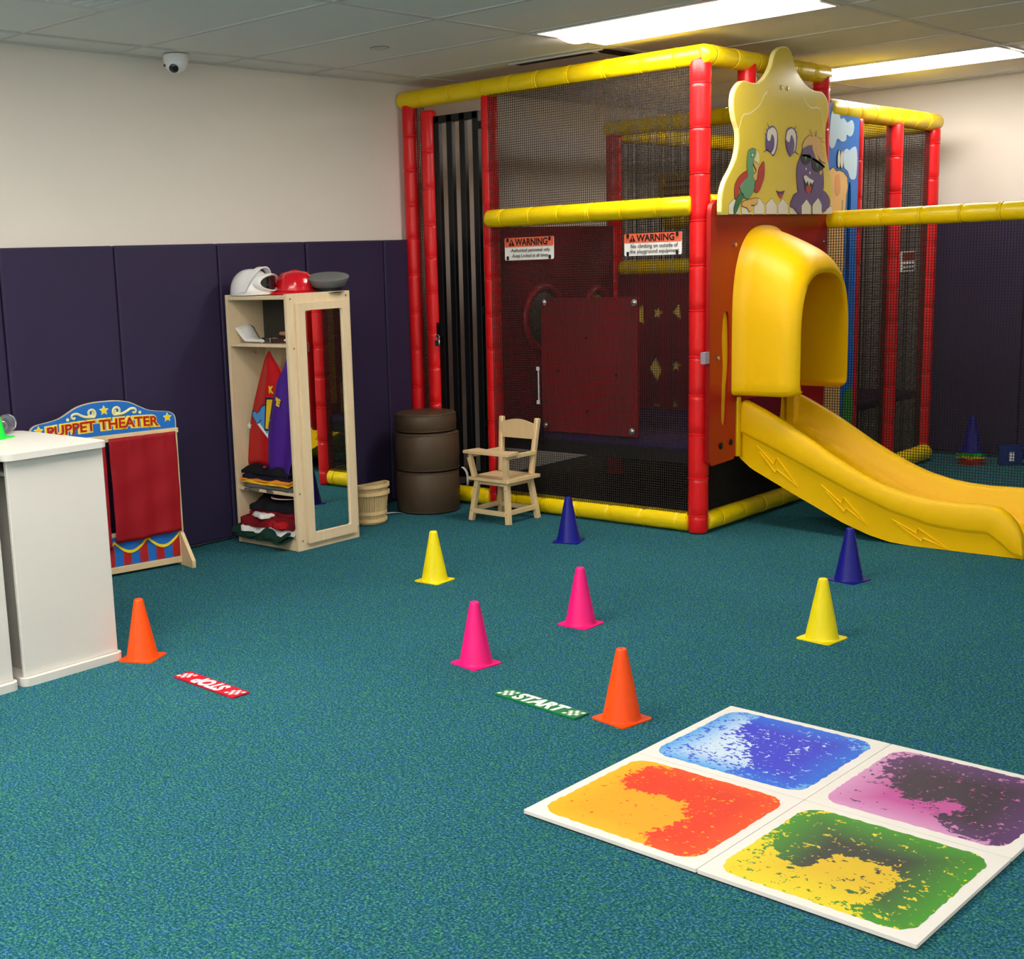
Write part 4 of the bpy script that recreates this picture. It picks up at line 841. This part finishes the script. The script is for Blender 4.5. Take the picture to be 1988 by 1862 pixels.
# upper shelf: white glove, pouch, wooden grip, dark belt
t = thing('white_glove', 'crumpled white glove on the left of the upper shelf', 'glove', (-4.965, 4.29, 1.0125), 0)
mb = MB(); rows = []
for i in range(13):
    s = i/12; x = -.085+.19*s; z = .075*max(0, .35-s)**1.2*3.2
    rows.append([(x, y0*(.06-.02*s), .004+z+.010*math.sin(6*s+y0*2)*(1-abs(y0))+.012*(1-y0*y0)) for y0 in (-1, -.6, -.2, .2, .6, 1)])
mb.rings(rows, False, False, False); o = obj('glove_cloth', mb, WHT, t, ang=80); o.modifiers.new('thick', 'SOLIDIFY').thickness = .004
mb = MB()
for k in range(4): mb.path([(.095, -.045+.026*k, .010), (.125, -.05+.028*k, .010), (.150, -.052+.028*k, .008)], [.010, .009, .005], 8)
obj('fingers', mb, WHT, t)
t = thing('costume_belt', 'dark brown costume belt with silver buckle on the upper shelf', 'belt', (-4.80, 4.30, 1.0125), .1)
R = []
for i in range(33):
    a = 2*PI*i/32; R.append([(.10*math.cos(a), .07*math.sin(a), .001), (.10*math.cos(a), .07*math.sin(a), .024), (.093*math.cos(a), .064*math.sin(a), .024), (.093*math.cos(a), .064*math.sin(a), .001)])
mb = MB(); mb.rings(R, True, False, False); obj('strap', mb, cl('belt_brown', (58, 40, 30)), t); obj('buckle', MB().box(-.02, .012, -.079, -.070, .001, .026), STEEL, t, bevel=.002)
t = thing('toy_club', 'tan wooden toy club lying on the upper shelf', 'toy', (-4.76, 4.32, 1.052), -.25)
mb = MB(); mb.axis((-.075, 0, 0), (.075, 0, 0), [(0, .006), (.006, .011), (.06, .013), (.14, .010), (.15, .005)], n=14); obj('club', mb, mat('tan_wood', (190, 152, 116), .5), t)
t = thing('dark_pouch', 'dark red costume pouch under the toy club', 'pouch', (-4.755, 4.325, 1.0125), 0)
mb = MB(); mb.lathe([(.06, 0), (.07, .006), (.07, .016), (.055, .026), (.001, .028)], n=24, sy=.8); obj('pouch_body', mb, cl('pouch_red', (70, 26, 28)), t)
mb = MB(); mb.path([(.03, -.06, .012), (.05, -.062, .016), (.065, -.055, .012), (.075, -.05, .018), (.09, -.045, .012)], .006, 8); obj('white_cord', mb, WHT, t)

# ------------------------------------------------------------- hats on the cabinet
ZC = CZ-.007
def dome(r, h_, sx=1, sy=1, n=36, rings=12, z0=0, ridge=0, nr=8, ex=1.0):
    R = []
    for i in range(rings+1):
        a = PI/2*i/rings; rr = max(r*math.cos(a)**ex, .001); ring = []
        for j in range(n):
            p = 2*PI*j/n; k = 1+ridge*abs(math.cos(nr/2*p))**10*math.cos(a)**.3
            ring.append((rr*sx*k*math.cos(p), rr*sy*k*math.sin(p), z0+h_*math.sin(a)))
        R.append(ring)
    return R
# white helmet with goggles: faces to the right of the picture
t = thing('white_helmet', 'white toy motorcycle helmet with goggles on the cabinet top', 'helmet', (-4.968, 4.282, ZC), math.radians(12))
mb = MB(); R = [[(.108*1.02*math.cos(2*PI*j/36), .088*math.sin(2*PI*j/36), .002) for j in range(36)], [(.113*math.cos(2*PI*j/36), .093*math.sin(2*PI*j/36), .012) for j in range(36)]]+dome(.112, .112, 1, .83, z0=.018, rings=12, ex=.85)
mb.rings(R); obj('shell', mb, WHITEP, t)
mb = MB(); k = 24; R = []
for i in range(k+1):
    a = PI*i/k; R.append([(.02+.055*math.sin(a)+dx, .098*math.cos(a)*kk_, .018+.118*math.sin(a)*kk_) for dx, kk_ in ((-.016, .97), (.016, .97), (.016, 1.03), (-.016, 1.03))])
mb.rings(R); obj('goggle_strap', mb, WHITEP, t)
gf = []; n_ = 32
for i in range(n_+1):
    a = 2*PI*i/n_; y, z = .074*math.cos(a), .060+.040*math.sin(a); x = .118-.030*(y/.074)**2+.004
    gf.append([(x+dx, y*kq, .060+(z-.060)*kq) for dx, kq in ((-.018, .95), (.014, .86), (.02, 1.0), (.008, 1.12), (-.022, 1.12))])
mb = MB(); mb.rings(gf, True, False, False); obj('goggle_frame', mb, WHITEP, t)
R = [[(0.128-.030*(.9*math.cos(2*PI*j/28)*q)**2, .068*q*math.cos(2*PI*j/28), .060+.037*q*math.sin(2*PI*j/28)) for j in range(28)] for q in (1, .66, .33, .02)]
mb = MB(); mb.rings(R, True, False, True); obj('goggle_lens', mb, mat('smoked_lens', (28, 30, 30), .08, coat=.6), t)
obj('chin_guard', MB().lathe([(.085, .004), (.1, .004), (.103, .02), (.088, .02)], c=(.025, 0, 0), n=32, sy=.86), WHITEP, t)
# red fire helmet
t = thing('red_fire_helmet', 'red plastic toy fire helmet between the white helmet and grey cap', 'helmet', (-4.806, 4.428, ZC), math.radians(50))
RP_ = mat('red_plastic', (206, 14, 34), .18, coat=.4)
mb = MB(); R = [[(.004*0+.086*math.cos(2*PI*j/48), .078*math.sin(2*PI*j/48), .010) for j in range(48)]]+dome(.094, .098, 1, .94, n=48, z0=.014, ridge=.05, nr=8, ex=.62); mb.rings(R); obj('crown', mb, RP_, t)
R = []
for q, z in ((.97, .012), (1.0, .008), (1.25, .007), (1.42, .002), (1.46, .000), (1.42, .006), (1.25, .012), (1.0, .02)):
    R.append([((.086*q*(1+.22*max(0, -math.cos(2*PI*j/48))*(q-1)/.46)+0)*math.cos(2*PI*j/48), .084*q*.95*math.sin(2*PI*j/48), z+.006*math.cos(4*PI*j/48)*(q-1)+.002) for j in range(48)])
mb = MB(); mb.rings(R, True, False, False); obj('brim', mb, RP_, t)
mb = MB(); mb.path([(-.092, 0, .03), (-.086, 0, .07), (-.062, 0, .100), (0, 0, .113), (.062, 0, .100), (.086, 0, .07), (.092, 0, .03)], .005, 8); obj('crest', mb, RP_, t)
# grey cap
t = thing('grey_service_cap', 'grey peaked service cap with black band on the right of the cabinet top', 'cap', (-4.680, 4.535, ZC), math.radians(45))
GC = mat('grey_felt', (112, 114, 112), .8, spec=.2, noise=.06, nscale=30); BF = mat('black_band', (22, 22, 24), .45)
mb = MB(); mb.lathe([(.066, 0), (.068, .002), (.070, .030), (.066, .032)], n=40, sy=.9); obj('band', mb, BF, t)
R = []
for r, z in ((.068, .026), (.082, .034), (.103, .072), (.105, .077), (.100, .081), (.05, .080), (.001, .079)):
    R.append([(r*math.cos(2*PI*j/40), r*.9*math.sin(2*PI*j/40), z+(.20*r*math.sin(2*PI*j/40) if r > .09 or r < .06 or z > .05 else .05*r*math.sin(2*PI*j/40))) for j in range(40)])
mb = MB(); mb.rings(R, True, False, True); obj('crown', mb, GC, t)
R = []
for i in range(15):
    a = -PI*.85+PI*.7*i/14; R.append([(.066*math.cos(a), .06*math.sin(a), .006), (.085*math.cos(a), .088*math.sin(a), .0035), (.092*math.cos(a), .098*math.sin(a), .0015), (.085*math.cos(a), .088*math.sin(a), .0005), (.066*math.cos(a), .06*math.sin(a), .002)])
mb = MB(); mb.rings(R); obj('peak', mb, mat('black_patent', (18, 18, 20), .15, coat=.5), t)
mb = MB(); mb.path([(-.092, 0, .060), (-.098, 0, .075), (-.094, 0, .092)], [.004, .0035, .002], 8); obj('badge_pin', mb, STEEL, t)

# ================================================================== BASKETS
def basket(label, z0, rot):
    t = thing('wood_basket', label, 'basket', (-4.815, 4.905, z0), rot, 'nested splint baskets')
    # D-shaped, flat against the wall: half ellipse towards the room
    def outline(k, n=22):
        pts = []
        for i in range(n+1):
            a = -PI/2+PI*i/n; pts.append((.092*k*math.cos(a), .108*k*math.sin(a)))
        return pts
    WB_ = mat('basket_splint', (206, 180, 130), .6, spec=.25, noise=.3, nscale=30, stretch=(1, 1, .25)); WR_ = mat('basket_rim', (224, 198, 146), .55, noise=.12, nscale=40)
    n = 22; lo, hi = outline(.80, n), outline(1.0, n)
    for i in range(n):
        (x0, y0), (x1, y1), (u0, v0), (u1, v1) = lo[i], lo[i+1], hi[i], hi[i+1]
        mb = MB(); g_ = .08
        a = (x0+(x1-x0)*g_, y0+(y1-y0)*g_); b = (x1-(x1-x0)*g_, y1-(y1-y0)*g_); c = (u1-(u1-u0)*g_, v1-(v1-v0)*g_); d = (u0+(u1-u0)*g_, v0+(v1-v0)*g_)
        kx = .97
        mb.add([(a[0], a[1], .004), (b[0], b[1], .004), (c[0], c[1], .178), (d[0], d[1], .178), (a[0]*kx, a[1]*kx, .004), (b[0]*kx, b[1]*kx, .004), (c[0]*kx, c[1]*kx, .178), (d[0]*kx, d[1]*kx, .178)], [(0, 1, 2, 3), (7, 6, 5, 4), (0, 4, 5, 1), (1, 5, 6, 2), (2, 6, 7, 3), (3, 7, 4, 0)])
        obj('splint', mb, WB_, t, smooth=False)
    mb = MB(); mb.box(-.006, 0, -.106, .106, .004, .178); obj('flat_back', mb, WB_, t, smooth=False)
    mb = MB(); lp = [(x*.98, y*.98, .003) for x, y in lo]; mb.add(lp+[(x, y, .010) for x, y, z in lp], [tuple(range(n+1))[::-1], tuple(range(n+1, 2*n+2))]+[(i, i+1, n+2+i, n+1+i) for i in range(n)]+[(n, 0, n+1, 2*n+1)]); obj('basket_floor', mb, WB_, t, smooth=False)
    for z, k in ((.170, 1.02), (.024, .85)):
        R = []
        for x, y in outline(k, 26): R.append([(x+.004*c*math.copysign(1, 1), y+.004*c*(y/.108), z+.009*s) for c, s in ((1, 1), (1, -1), (-1, -1), (-1, 1))])
        mb = MB(); mb.rings(R); obj('hoop', mb, WR_, t)
    obj('grip_hole', MB().box(.030, .046, .086, .094, .130, .150), mat('grip_dark', (60, 44, 28), .8), t, smooth=False)
    return t
basket('wooden splint basket standing on the carpet behind the mirror cabinet', 0, -.05)
basket('wooden splint basket nested in the top of another behind the cabinet', .040, -.05)

# ================================================================== ROUND CUSHIONS
def cushion(label, z0, z1, dx=0, dy=0, r=.178):
    t = thing('round_cushion', label, 'cushion', (-4.812+dx, 5.372+dy, z0), 0, 'stack of round brown cushions')
    h_ = z1-z0; mb = MB(); mb.lathe([(.02, .001), (r-.02, .001), (r-.008, .004), (r-.001, .014), (r+.002, h_*.5), (r-.001, h_-.014), (r-.007, h_-.005), (r-.018, h_-.001), (.03, h_-.002), (.001, h_-.002)], n=56)
    obj('cover', mb, BROWN, t, ang=60)
    for zz in (.010, h_-.010):
        R = [[((r-.001+.0022*math.cos(2*PI*j/6))*math.cos(2*PI*i/56), (r-.001+.0022*math.cos(2*PI*j/6))*math.sin(2*PI*i/56), zz+.0022*math.sin(2*PI*j/6)) for j in range(6)] for i in range(57)]
        mb = MB(); mb.rings(R, True, False, False); obj('piping', mb, BROWN, t)
    return t
c1 = cushion('large round brown cushion at the bottom of the stack', 0, .235)
c2 = cushion('large round brown cushion in the middle of the stack', .235, .448, .004, 0, .179)
c3 = cushion('thinner round brown cushion on top of the stack', .448, .555, -.008, .004, .172)
LBL = mat('cloth_label', (226, 226, 222), .7)
mb = MB(); rows = [[(-.07-.012*i+.0, -.195-.022*i, .004+.012*math.sin(i/6*PI)), (-.04-.012*i, -.175-.026*i+.0, .004+.012*math.sin(i/6*PI))] for i in range(7)]
rows = [[(.0+a, -.178-.012*i, .003+.014*abs(math.sin(i/3.2))*(1-i/7)) for a in (-.055-.012*i, -.02-.012*i)] for i in range(7)]
mb.rings(rows, False, False, False); o = obj('care_label', mb, LBL, c1); o.modifiers.new('thick', 'SOLIDIFY').thickness = .001
mb = MB(); rows = [[(.135+.006*math.sin(i/2), .135+.016*i-.010*i*i/7+a, -.002-.020*i*(.4+.6*i/7)) for a in (-.008, .012)] for i in range(7)]
mb.rings(rows, False, False, False); o = obj('care_label', mb, LBL, c2); o.modifiers.new('thick', 'SOLIDIFY').thickness = .001

# ================================================================== DOLL HIGH CHAIR
t = thing('doll_high_chair', 'small pale wooden doll high chair with tray by the play frame', 'chair', (-4.278, 5.385, 0), math.radians(-1.5))
WC = mat('chair_wood', (224, 196, 148), .42, spec=.4, noise=.10, nscale=8, stretch=(6, 6, 1.2))
hx, hy = .128, .122
def leg(sx, sy):
    mb = MB(); b0 = (sx*hx, sy*hy, 0); t0 = (sx*(hx-.028), sy*(hy-.026), .222)
    mb.bar(b0, t0, .026, .028, (0, 1, 0)); return obj('leg', mb, WC, t, bevel=.002)
for sx in (-1, 1):
    for sy in (-1, 1): leg(sx, sy)
def cb_(n, a, m=WC, bv=.002): return obj(n, MB().box(*a), m, t, bevel=bv, smooth=False)
cb_('stretcher', (-hx+.01, hx-.01, -hy-.002, -hy+.012, .040, .066)); cb_('stretcher', (-hx+.01, hx-.01, hy-.012, hy+.002, .040, .066))
cb_('stretcher', (-hx-.000, -hx+.014, -hy+.01, hy-.01, .048, .074)); cb_('stretcher', (hx-.014, hx+.000, -hy+.01, hy-.01, .048, .074))
cb_('apron', (-hx+.03, hx-.03, -hy+.022, -hy+.034, .196, .222)); cb_('apron', (-hx+.03, hx-.03, hy-.034, hy-.022, .196, .222)); cb_('apron', (-hx+.024, -hx+.036, -hy+.03, hy-.03, .196, .222)); cb_('apron', (hx-.036, hx-.024, -hy+.03, hy-.03, .196, .222))
put('seat', flat_mesh([rrect(-.140, .140, -.135, .140, .008)], .016), FZ(.222), WC, t, world=False, bevel=.003)
for sx in (-1, 1):
    mb = MB(); mb.bar((sx*.104, .104, .238), (sx*.122, .142, .535), .026, .030, (0, 1, 0)); obj('back_post', mb, WC, t, bevel=.006)
    mb = MB(); mb.bar((sx*.108, -.112, .238), (sx*.124, -.128, .345), .026, .026, (0, 1, 0)); obj('arm_post', mb, WC, t, bevel=.003)
    cb_('arm_rest', (sx*.120-.012, sx*.120+.012, -.135, .115, .345, .366))
bk = [(-.108, .425), (.108, .425), (.112, .505)]+[(.112-.224*i/12, .505+.022*math.sin(PI*i/12)) for i in range(1, 12)]+[(-.112, .505)]
me = flat_mesh([bk], .012); me.transform(frame((0, .128, 0), (1, 0, 0), (0, 0, 1))); obj('backrest', me, WC, t, smooth=False, bevel=.002)
tr = [(-.152, -.155), (.152, -.155), (.155, -.145), (.145, -.050), (.135, -.040), (.07, -.058), (0, -.062), (-.07, -.058), (-.135, -.040), (-.145, -.050), (-.155, -.145)]
put('tray', flat_mesh([tr], .014), FZ(.366), WC, t, world=False, bevel=.003)
for sx in (-1, 1):
    for z in (.055, .178):
        mb = MB(); k_ = hx-.028*z/.222; mb.axis((sx*k_, -hy-.012+.026*z/.222, z), (sx*k_, -hy-.03, z), [(0, .004), (.003, .003)], n=8); obj('peg', mb, mat('peg_brown', (140, 104, 66), .6), t)

# ================================================================== PUPPET THEATER
th0 = Vector((-4.90, 3.689, 0)); ang_t = math.atan2(.983, .184)
t = thing('puppet_theater', 'wooden puppet theater with blue arched header and red curtains', 'puppet theater', th0, ang_t)
def TFr(w_): return frame((0, -w_, 0), (1, 0, 0), (0, 0, 1))     # local plane facing the viewer (-y), w_ forward
BL = mat('theater_blue', (32, 110, 196), .4); TR = mat('theater_red', (176, 30, 28), .45); TY = mat('theater_yellow', (246, 212, 30), .4); TC = mat('theater_cream', (236, 230, 168), .4)
S0, S1 = -.692, .018
def tb(n, a, m=WOODH, par=None, bv=.002): return obj(n, MB().box(*a), m, par or t, smooth=False, bevel=bv)
tb('post', (S1-.022, S1, -.012, .012, .0, .645)); tb('post', (S0, S0+.022, -.012, .012, .0, .645))
tb('top_rail', (S0-.006, S1+.006, -.014, .014, .633, .655)); tb('bottom_rail', (S0, S1, -.012, .012, .012, .042)); tb('mid_rail', (S0+.02, S1-.02, -.008, .008, .18, .20))
c_ = (S0+S1)/2; hw = (S1-S0)/2
prof = [(-1.0, .655), (-1.0, .700), (-.97, .722), (-.90, .735), (-.78, .741), (-.62, .752), (-.50, .772), (-.36, .797), (-.18, .810), (0, .812)]
hd = [(c_+hw*u*1.0, z) for u, z in prof]+[(c_-hw*u*1.0, z) for u, z in prof[::-1][1:]]
hb = put('header', flat_mesh([smooth_open(hd, 3)], .014), TFr(.004-.012), mat('header_edge', (214, 200, 170), .5), t, world=False)
cc = (c_, .72); put('header_face', flat_mesh([[(cc[0]+(a-cc[0])*.985, .657 if b < .66 else cc[1]+(b-cc[1])*.955) for a, b in smooth_open(hd, 3)]], .001), TFr(.0062), BL, hb, world=False)
def th_text(s, size, bold, m, w_, dx=0):
    parts = []
    u = c_-.262; n = len(s)
    me = text_mesh(s, size, .0012, bold, 0, True, width=.535+bold*3); me.transform(Matrix.Translation((c_-.005+dx, .694, 0)))
    for v in me.vertices: v.co.y += .010*(1-((v.co.x-c_)/.28)**2)
    return put('lettering', me, TFr(w_), m, hb, world=False)
th_text('PUPPET THEATER', .062, .0085, TC, .0075); th_text('PUPPET THEATER', .062, .0062, TY, .0088); th_text('PUPPET THEATER', .062, .0016, mat('letter_red', (178, 26, 20), .45), .0101)
def swirl(sgn):
    pts = []
    for i in range(22):
        a = i/21*PI*2.6; r = .006+.015*i/21; pts.append((c_+sgn*(.062+r*math.cos(a+2.2)), .762+r*math.sin(a+2.2)))
    ex = pts[-1]
    pts += smooth_open([ex, (c_+sgn*.088, .748), (c_+sgn*.112, .757), (c_+sgn*.130, .766), (c_+sgn*.150, .764), (c_+sgn*.156, .752), (c_+sgn*.146, .745), (c_+sgn*.139, .752)], 4)[1:]
    mb = MB(); mb.path([(u, -.0078, v) for u, v in pts], [.0045+.002*math.sin(PI*min(1, i/len(pts))) for i in range(len(pts))], 6); obj('scroll', mb, TC, hb)
swirl(1); swirl(-1)
put('printed_star', flat_mesh([star(c_, .770, .024, .5)], .0012), TFr(.0075), TC, hb, world=False); put('printed_star', flat_mesh([star(c_, .770, .018, .5)], .0012), TFr(.0088), TY, hb, world=False)
for s in (-1, 1):
    put('printed_star', flat_mesh([star(c_+s*.312, .708, .024, .5)], .0012), TFr(.0075), TC, hb, world=False); put('printed_star', flat_mesh([star(c_+s*.312, .708, .019, .5)], .0012), TFr(.0088), TY, hb, world=False)
    put('printed_dot', flat_mesh([circ(c_+s*.175, .745, .0075, 12)], .0012), TFr(.0075), TC, hb, world=False)
# lower board: stripes under scalloped swags
lb = tb('lower_board', (S0+.02, S1-.02, -.005, .005, .04, .182), BL)
n = 16; wd_ = (S1-S0-.04)/n
for i in range(0, n, 2):
    u = S1-.02-i*wd_; put('stripe', flat_mesh([[(u-wd_, .045), (u, .045), (u, .165), (u-wd_, .165)]], .0012), TFr(.0055), TR, lb, world=False)
for i in range(1, n): u = S1-.02-i*wd_; put('stripe_line', flat_mesh([[(u-.0015, .045), (u+.0015, .045), (u+.0015, .165), (u-.0015, .165)]], .0012), TFr(.0062), mat('stripe_violet', (120, 90, 160), .5), lb, world=False)
for i in range(4):
    u1 = S1-.02-i*(S1-S0-.04)/4; u0 = u1-(S1-S0-.04)/4; dp = lambda q, k: .118-.040*math.sin(PI*q)*1+k
    arc = [(u0+(u1-u0)*q/14, .150-.052*math.sin(PI*q/14)) for q in range(15)]
    put('swag', flat_mesh([arc+[(u1, .180), (u0, .180)]], .0012), TFr(.0075), BL, lb, world=False)
    put('swag_trim', flat_mesh([arc+[(a, b+.014) for a, b in arc[::-1]]], .0012), TFr(.0088), TY, lb, world=False)
# feet
for u in (S1-.020, S0):
    me = flat_mesh([[(-.15, 0), (.12, 0), (.12, .035), (.02, .155), (-.05, .155), (-.15, .035)]], .018)
    me.transform(frame((u, 0, 0), (0, -1, 0), (0, 0, 1))); me.transform(Matrix.Translation((.018 if u > -.1 else 0, 0, 0))); obj('foot', me, WOODH, t, smooth=False, bevel=.002)
mb = MB(); mb.cyl((S0+.01, -.0125, .628), (S1-.01, -.0125, .628), .004); obj('curtain_rod', mb, WOODH, t)
CUR = mat('red_curtain', (150, 14, 28), .6, spec=.3, noise=.10, nscale=10, bump=1.0, bscale=9)
def curtain(u0, u1, zb, seed):
    rows = []; k = 40
    for i in range(27):
        q = i/26; z = .641+(zb-.641)*q; row = []
        for j in range(k+1):
            s = j/k; amp = .003+.004*q
            y = -.026-amp*math.sin(s*2*PI*2.6+seed+q*.6)-.0025*math.sin(s*41+seed)*max(0, 1-q*4)-.004*q-.0015*math.sin(q*17+s*4)
            row.append((u0+(u1-u0)*s+.004*q*math.sin(seed+3*q)+(.012*q*q if s > .5 else -.004*q)*0, y, z-.006*math.sin(s*5+seed)*q))
        rows.append(row)
    mb = MB(); mb.rings(rows, False, False, False); o = obj('curtain', mb, CUR, t, ang=80); o.modifiers.new('thick', 'SOLIDIFY').thickness = .0025
curtain(-.335, .004, .162, .5); curtain(-.675, -.352, .135, 2.0)

# ================================================================== WHITE COUNTERS
def counter(label, y0, y1, xf=-3.862, xb=-4.43, top=.80):
    t = thing('play_counter', label, 'counter', ((xf+xb)/2, (y0+y1)/2, 0), 0, 'white play counters')
    def wbx(n, a, bv=.003): return obj(n, MB().box(*a), WHITE, t, world=True, smooth=False, bevel=bv)
    put('counter_top', flat_mesh([rrect(xb-.005, xf+.020, y0-.012, y1+.012, .035, 8)], .022), FZ(top-.022), WHITE, t, bevel=.004)
    put('plinth', flat_mesh([rrect(xb, xf+.020, y0-.012, y1+.010, .03, 8)], .028), FZ(0), WHITE, t, bevel=.004)
    wbx('end_panel', (xf-.018, xf, y0+.004, y1-.004, .028, top-.022)); wbx('end_panel', (xb+.01, xb+.028, y0+.004, y1-.004, .028, top-.022))
    wbx('back_panel', (xb+.028, xf-.018, y1-.016, y1-.004, .028, top-.022)); wbx('inner_panel', (xb+.028, xf-.018, y0+.05, y0+.062, .028, top-.09)); wbx('shelf', (xb+.028, xf-.018, y0+.016, y1-.016, top-.08, top-.066))
    return t
counter('white play counter beside the puppet theater, with the green cone on top', 2.212, 2.602)
counter('white play counter cut off by the left picture edge', 1.78, 2.176)
cone('green', -4.301, 2.413, 20, 'green sport cone on the white counter top', .80, 'cones on the counter')
t = thing('clear_bottle', 'clear plastic toy bottle lying on the white counter top', 'bottle', (-4.585, 2.665, .80), 0)
t.location = (-4.385, 2.53, .80)
CLR = mat('clear_plastic', (232, 236, 244), .06, trans=.95, ior=1.35)
mb = MB(); d_ = Vector((.75, -.66, 0)); mb.axis(Vector((0, 0, .036))-d_*.05, Vector((0, 0, .036))+d_, [(0, .006), (.004, .028), (.01, .034), (.06, .035), (.085, .030), (.10, .018), (.125, .016), (.128, .012)], n=24); obj('bottle_body', mb, CLR, t)
mb = MB(); mb.axis(Vector((0, 0, .036))-d_*.052, Vector((0, 0, .036))-d_, [(0, .024), (.003, .024), (.004, .018), (.001, .016), (.001, .004)], n=20); obj('bottle_base', mb, CLR, t)
bpy.context.view_layer.update()
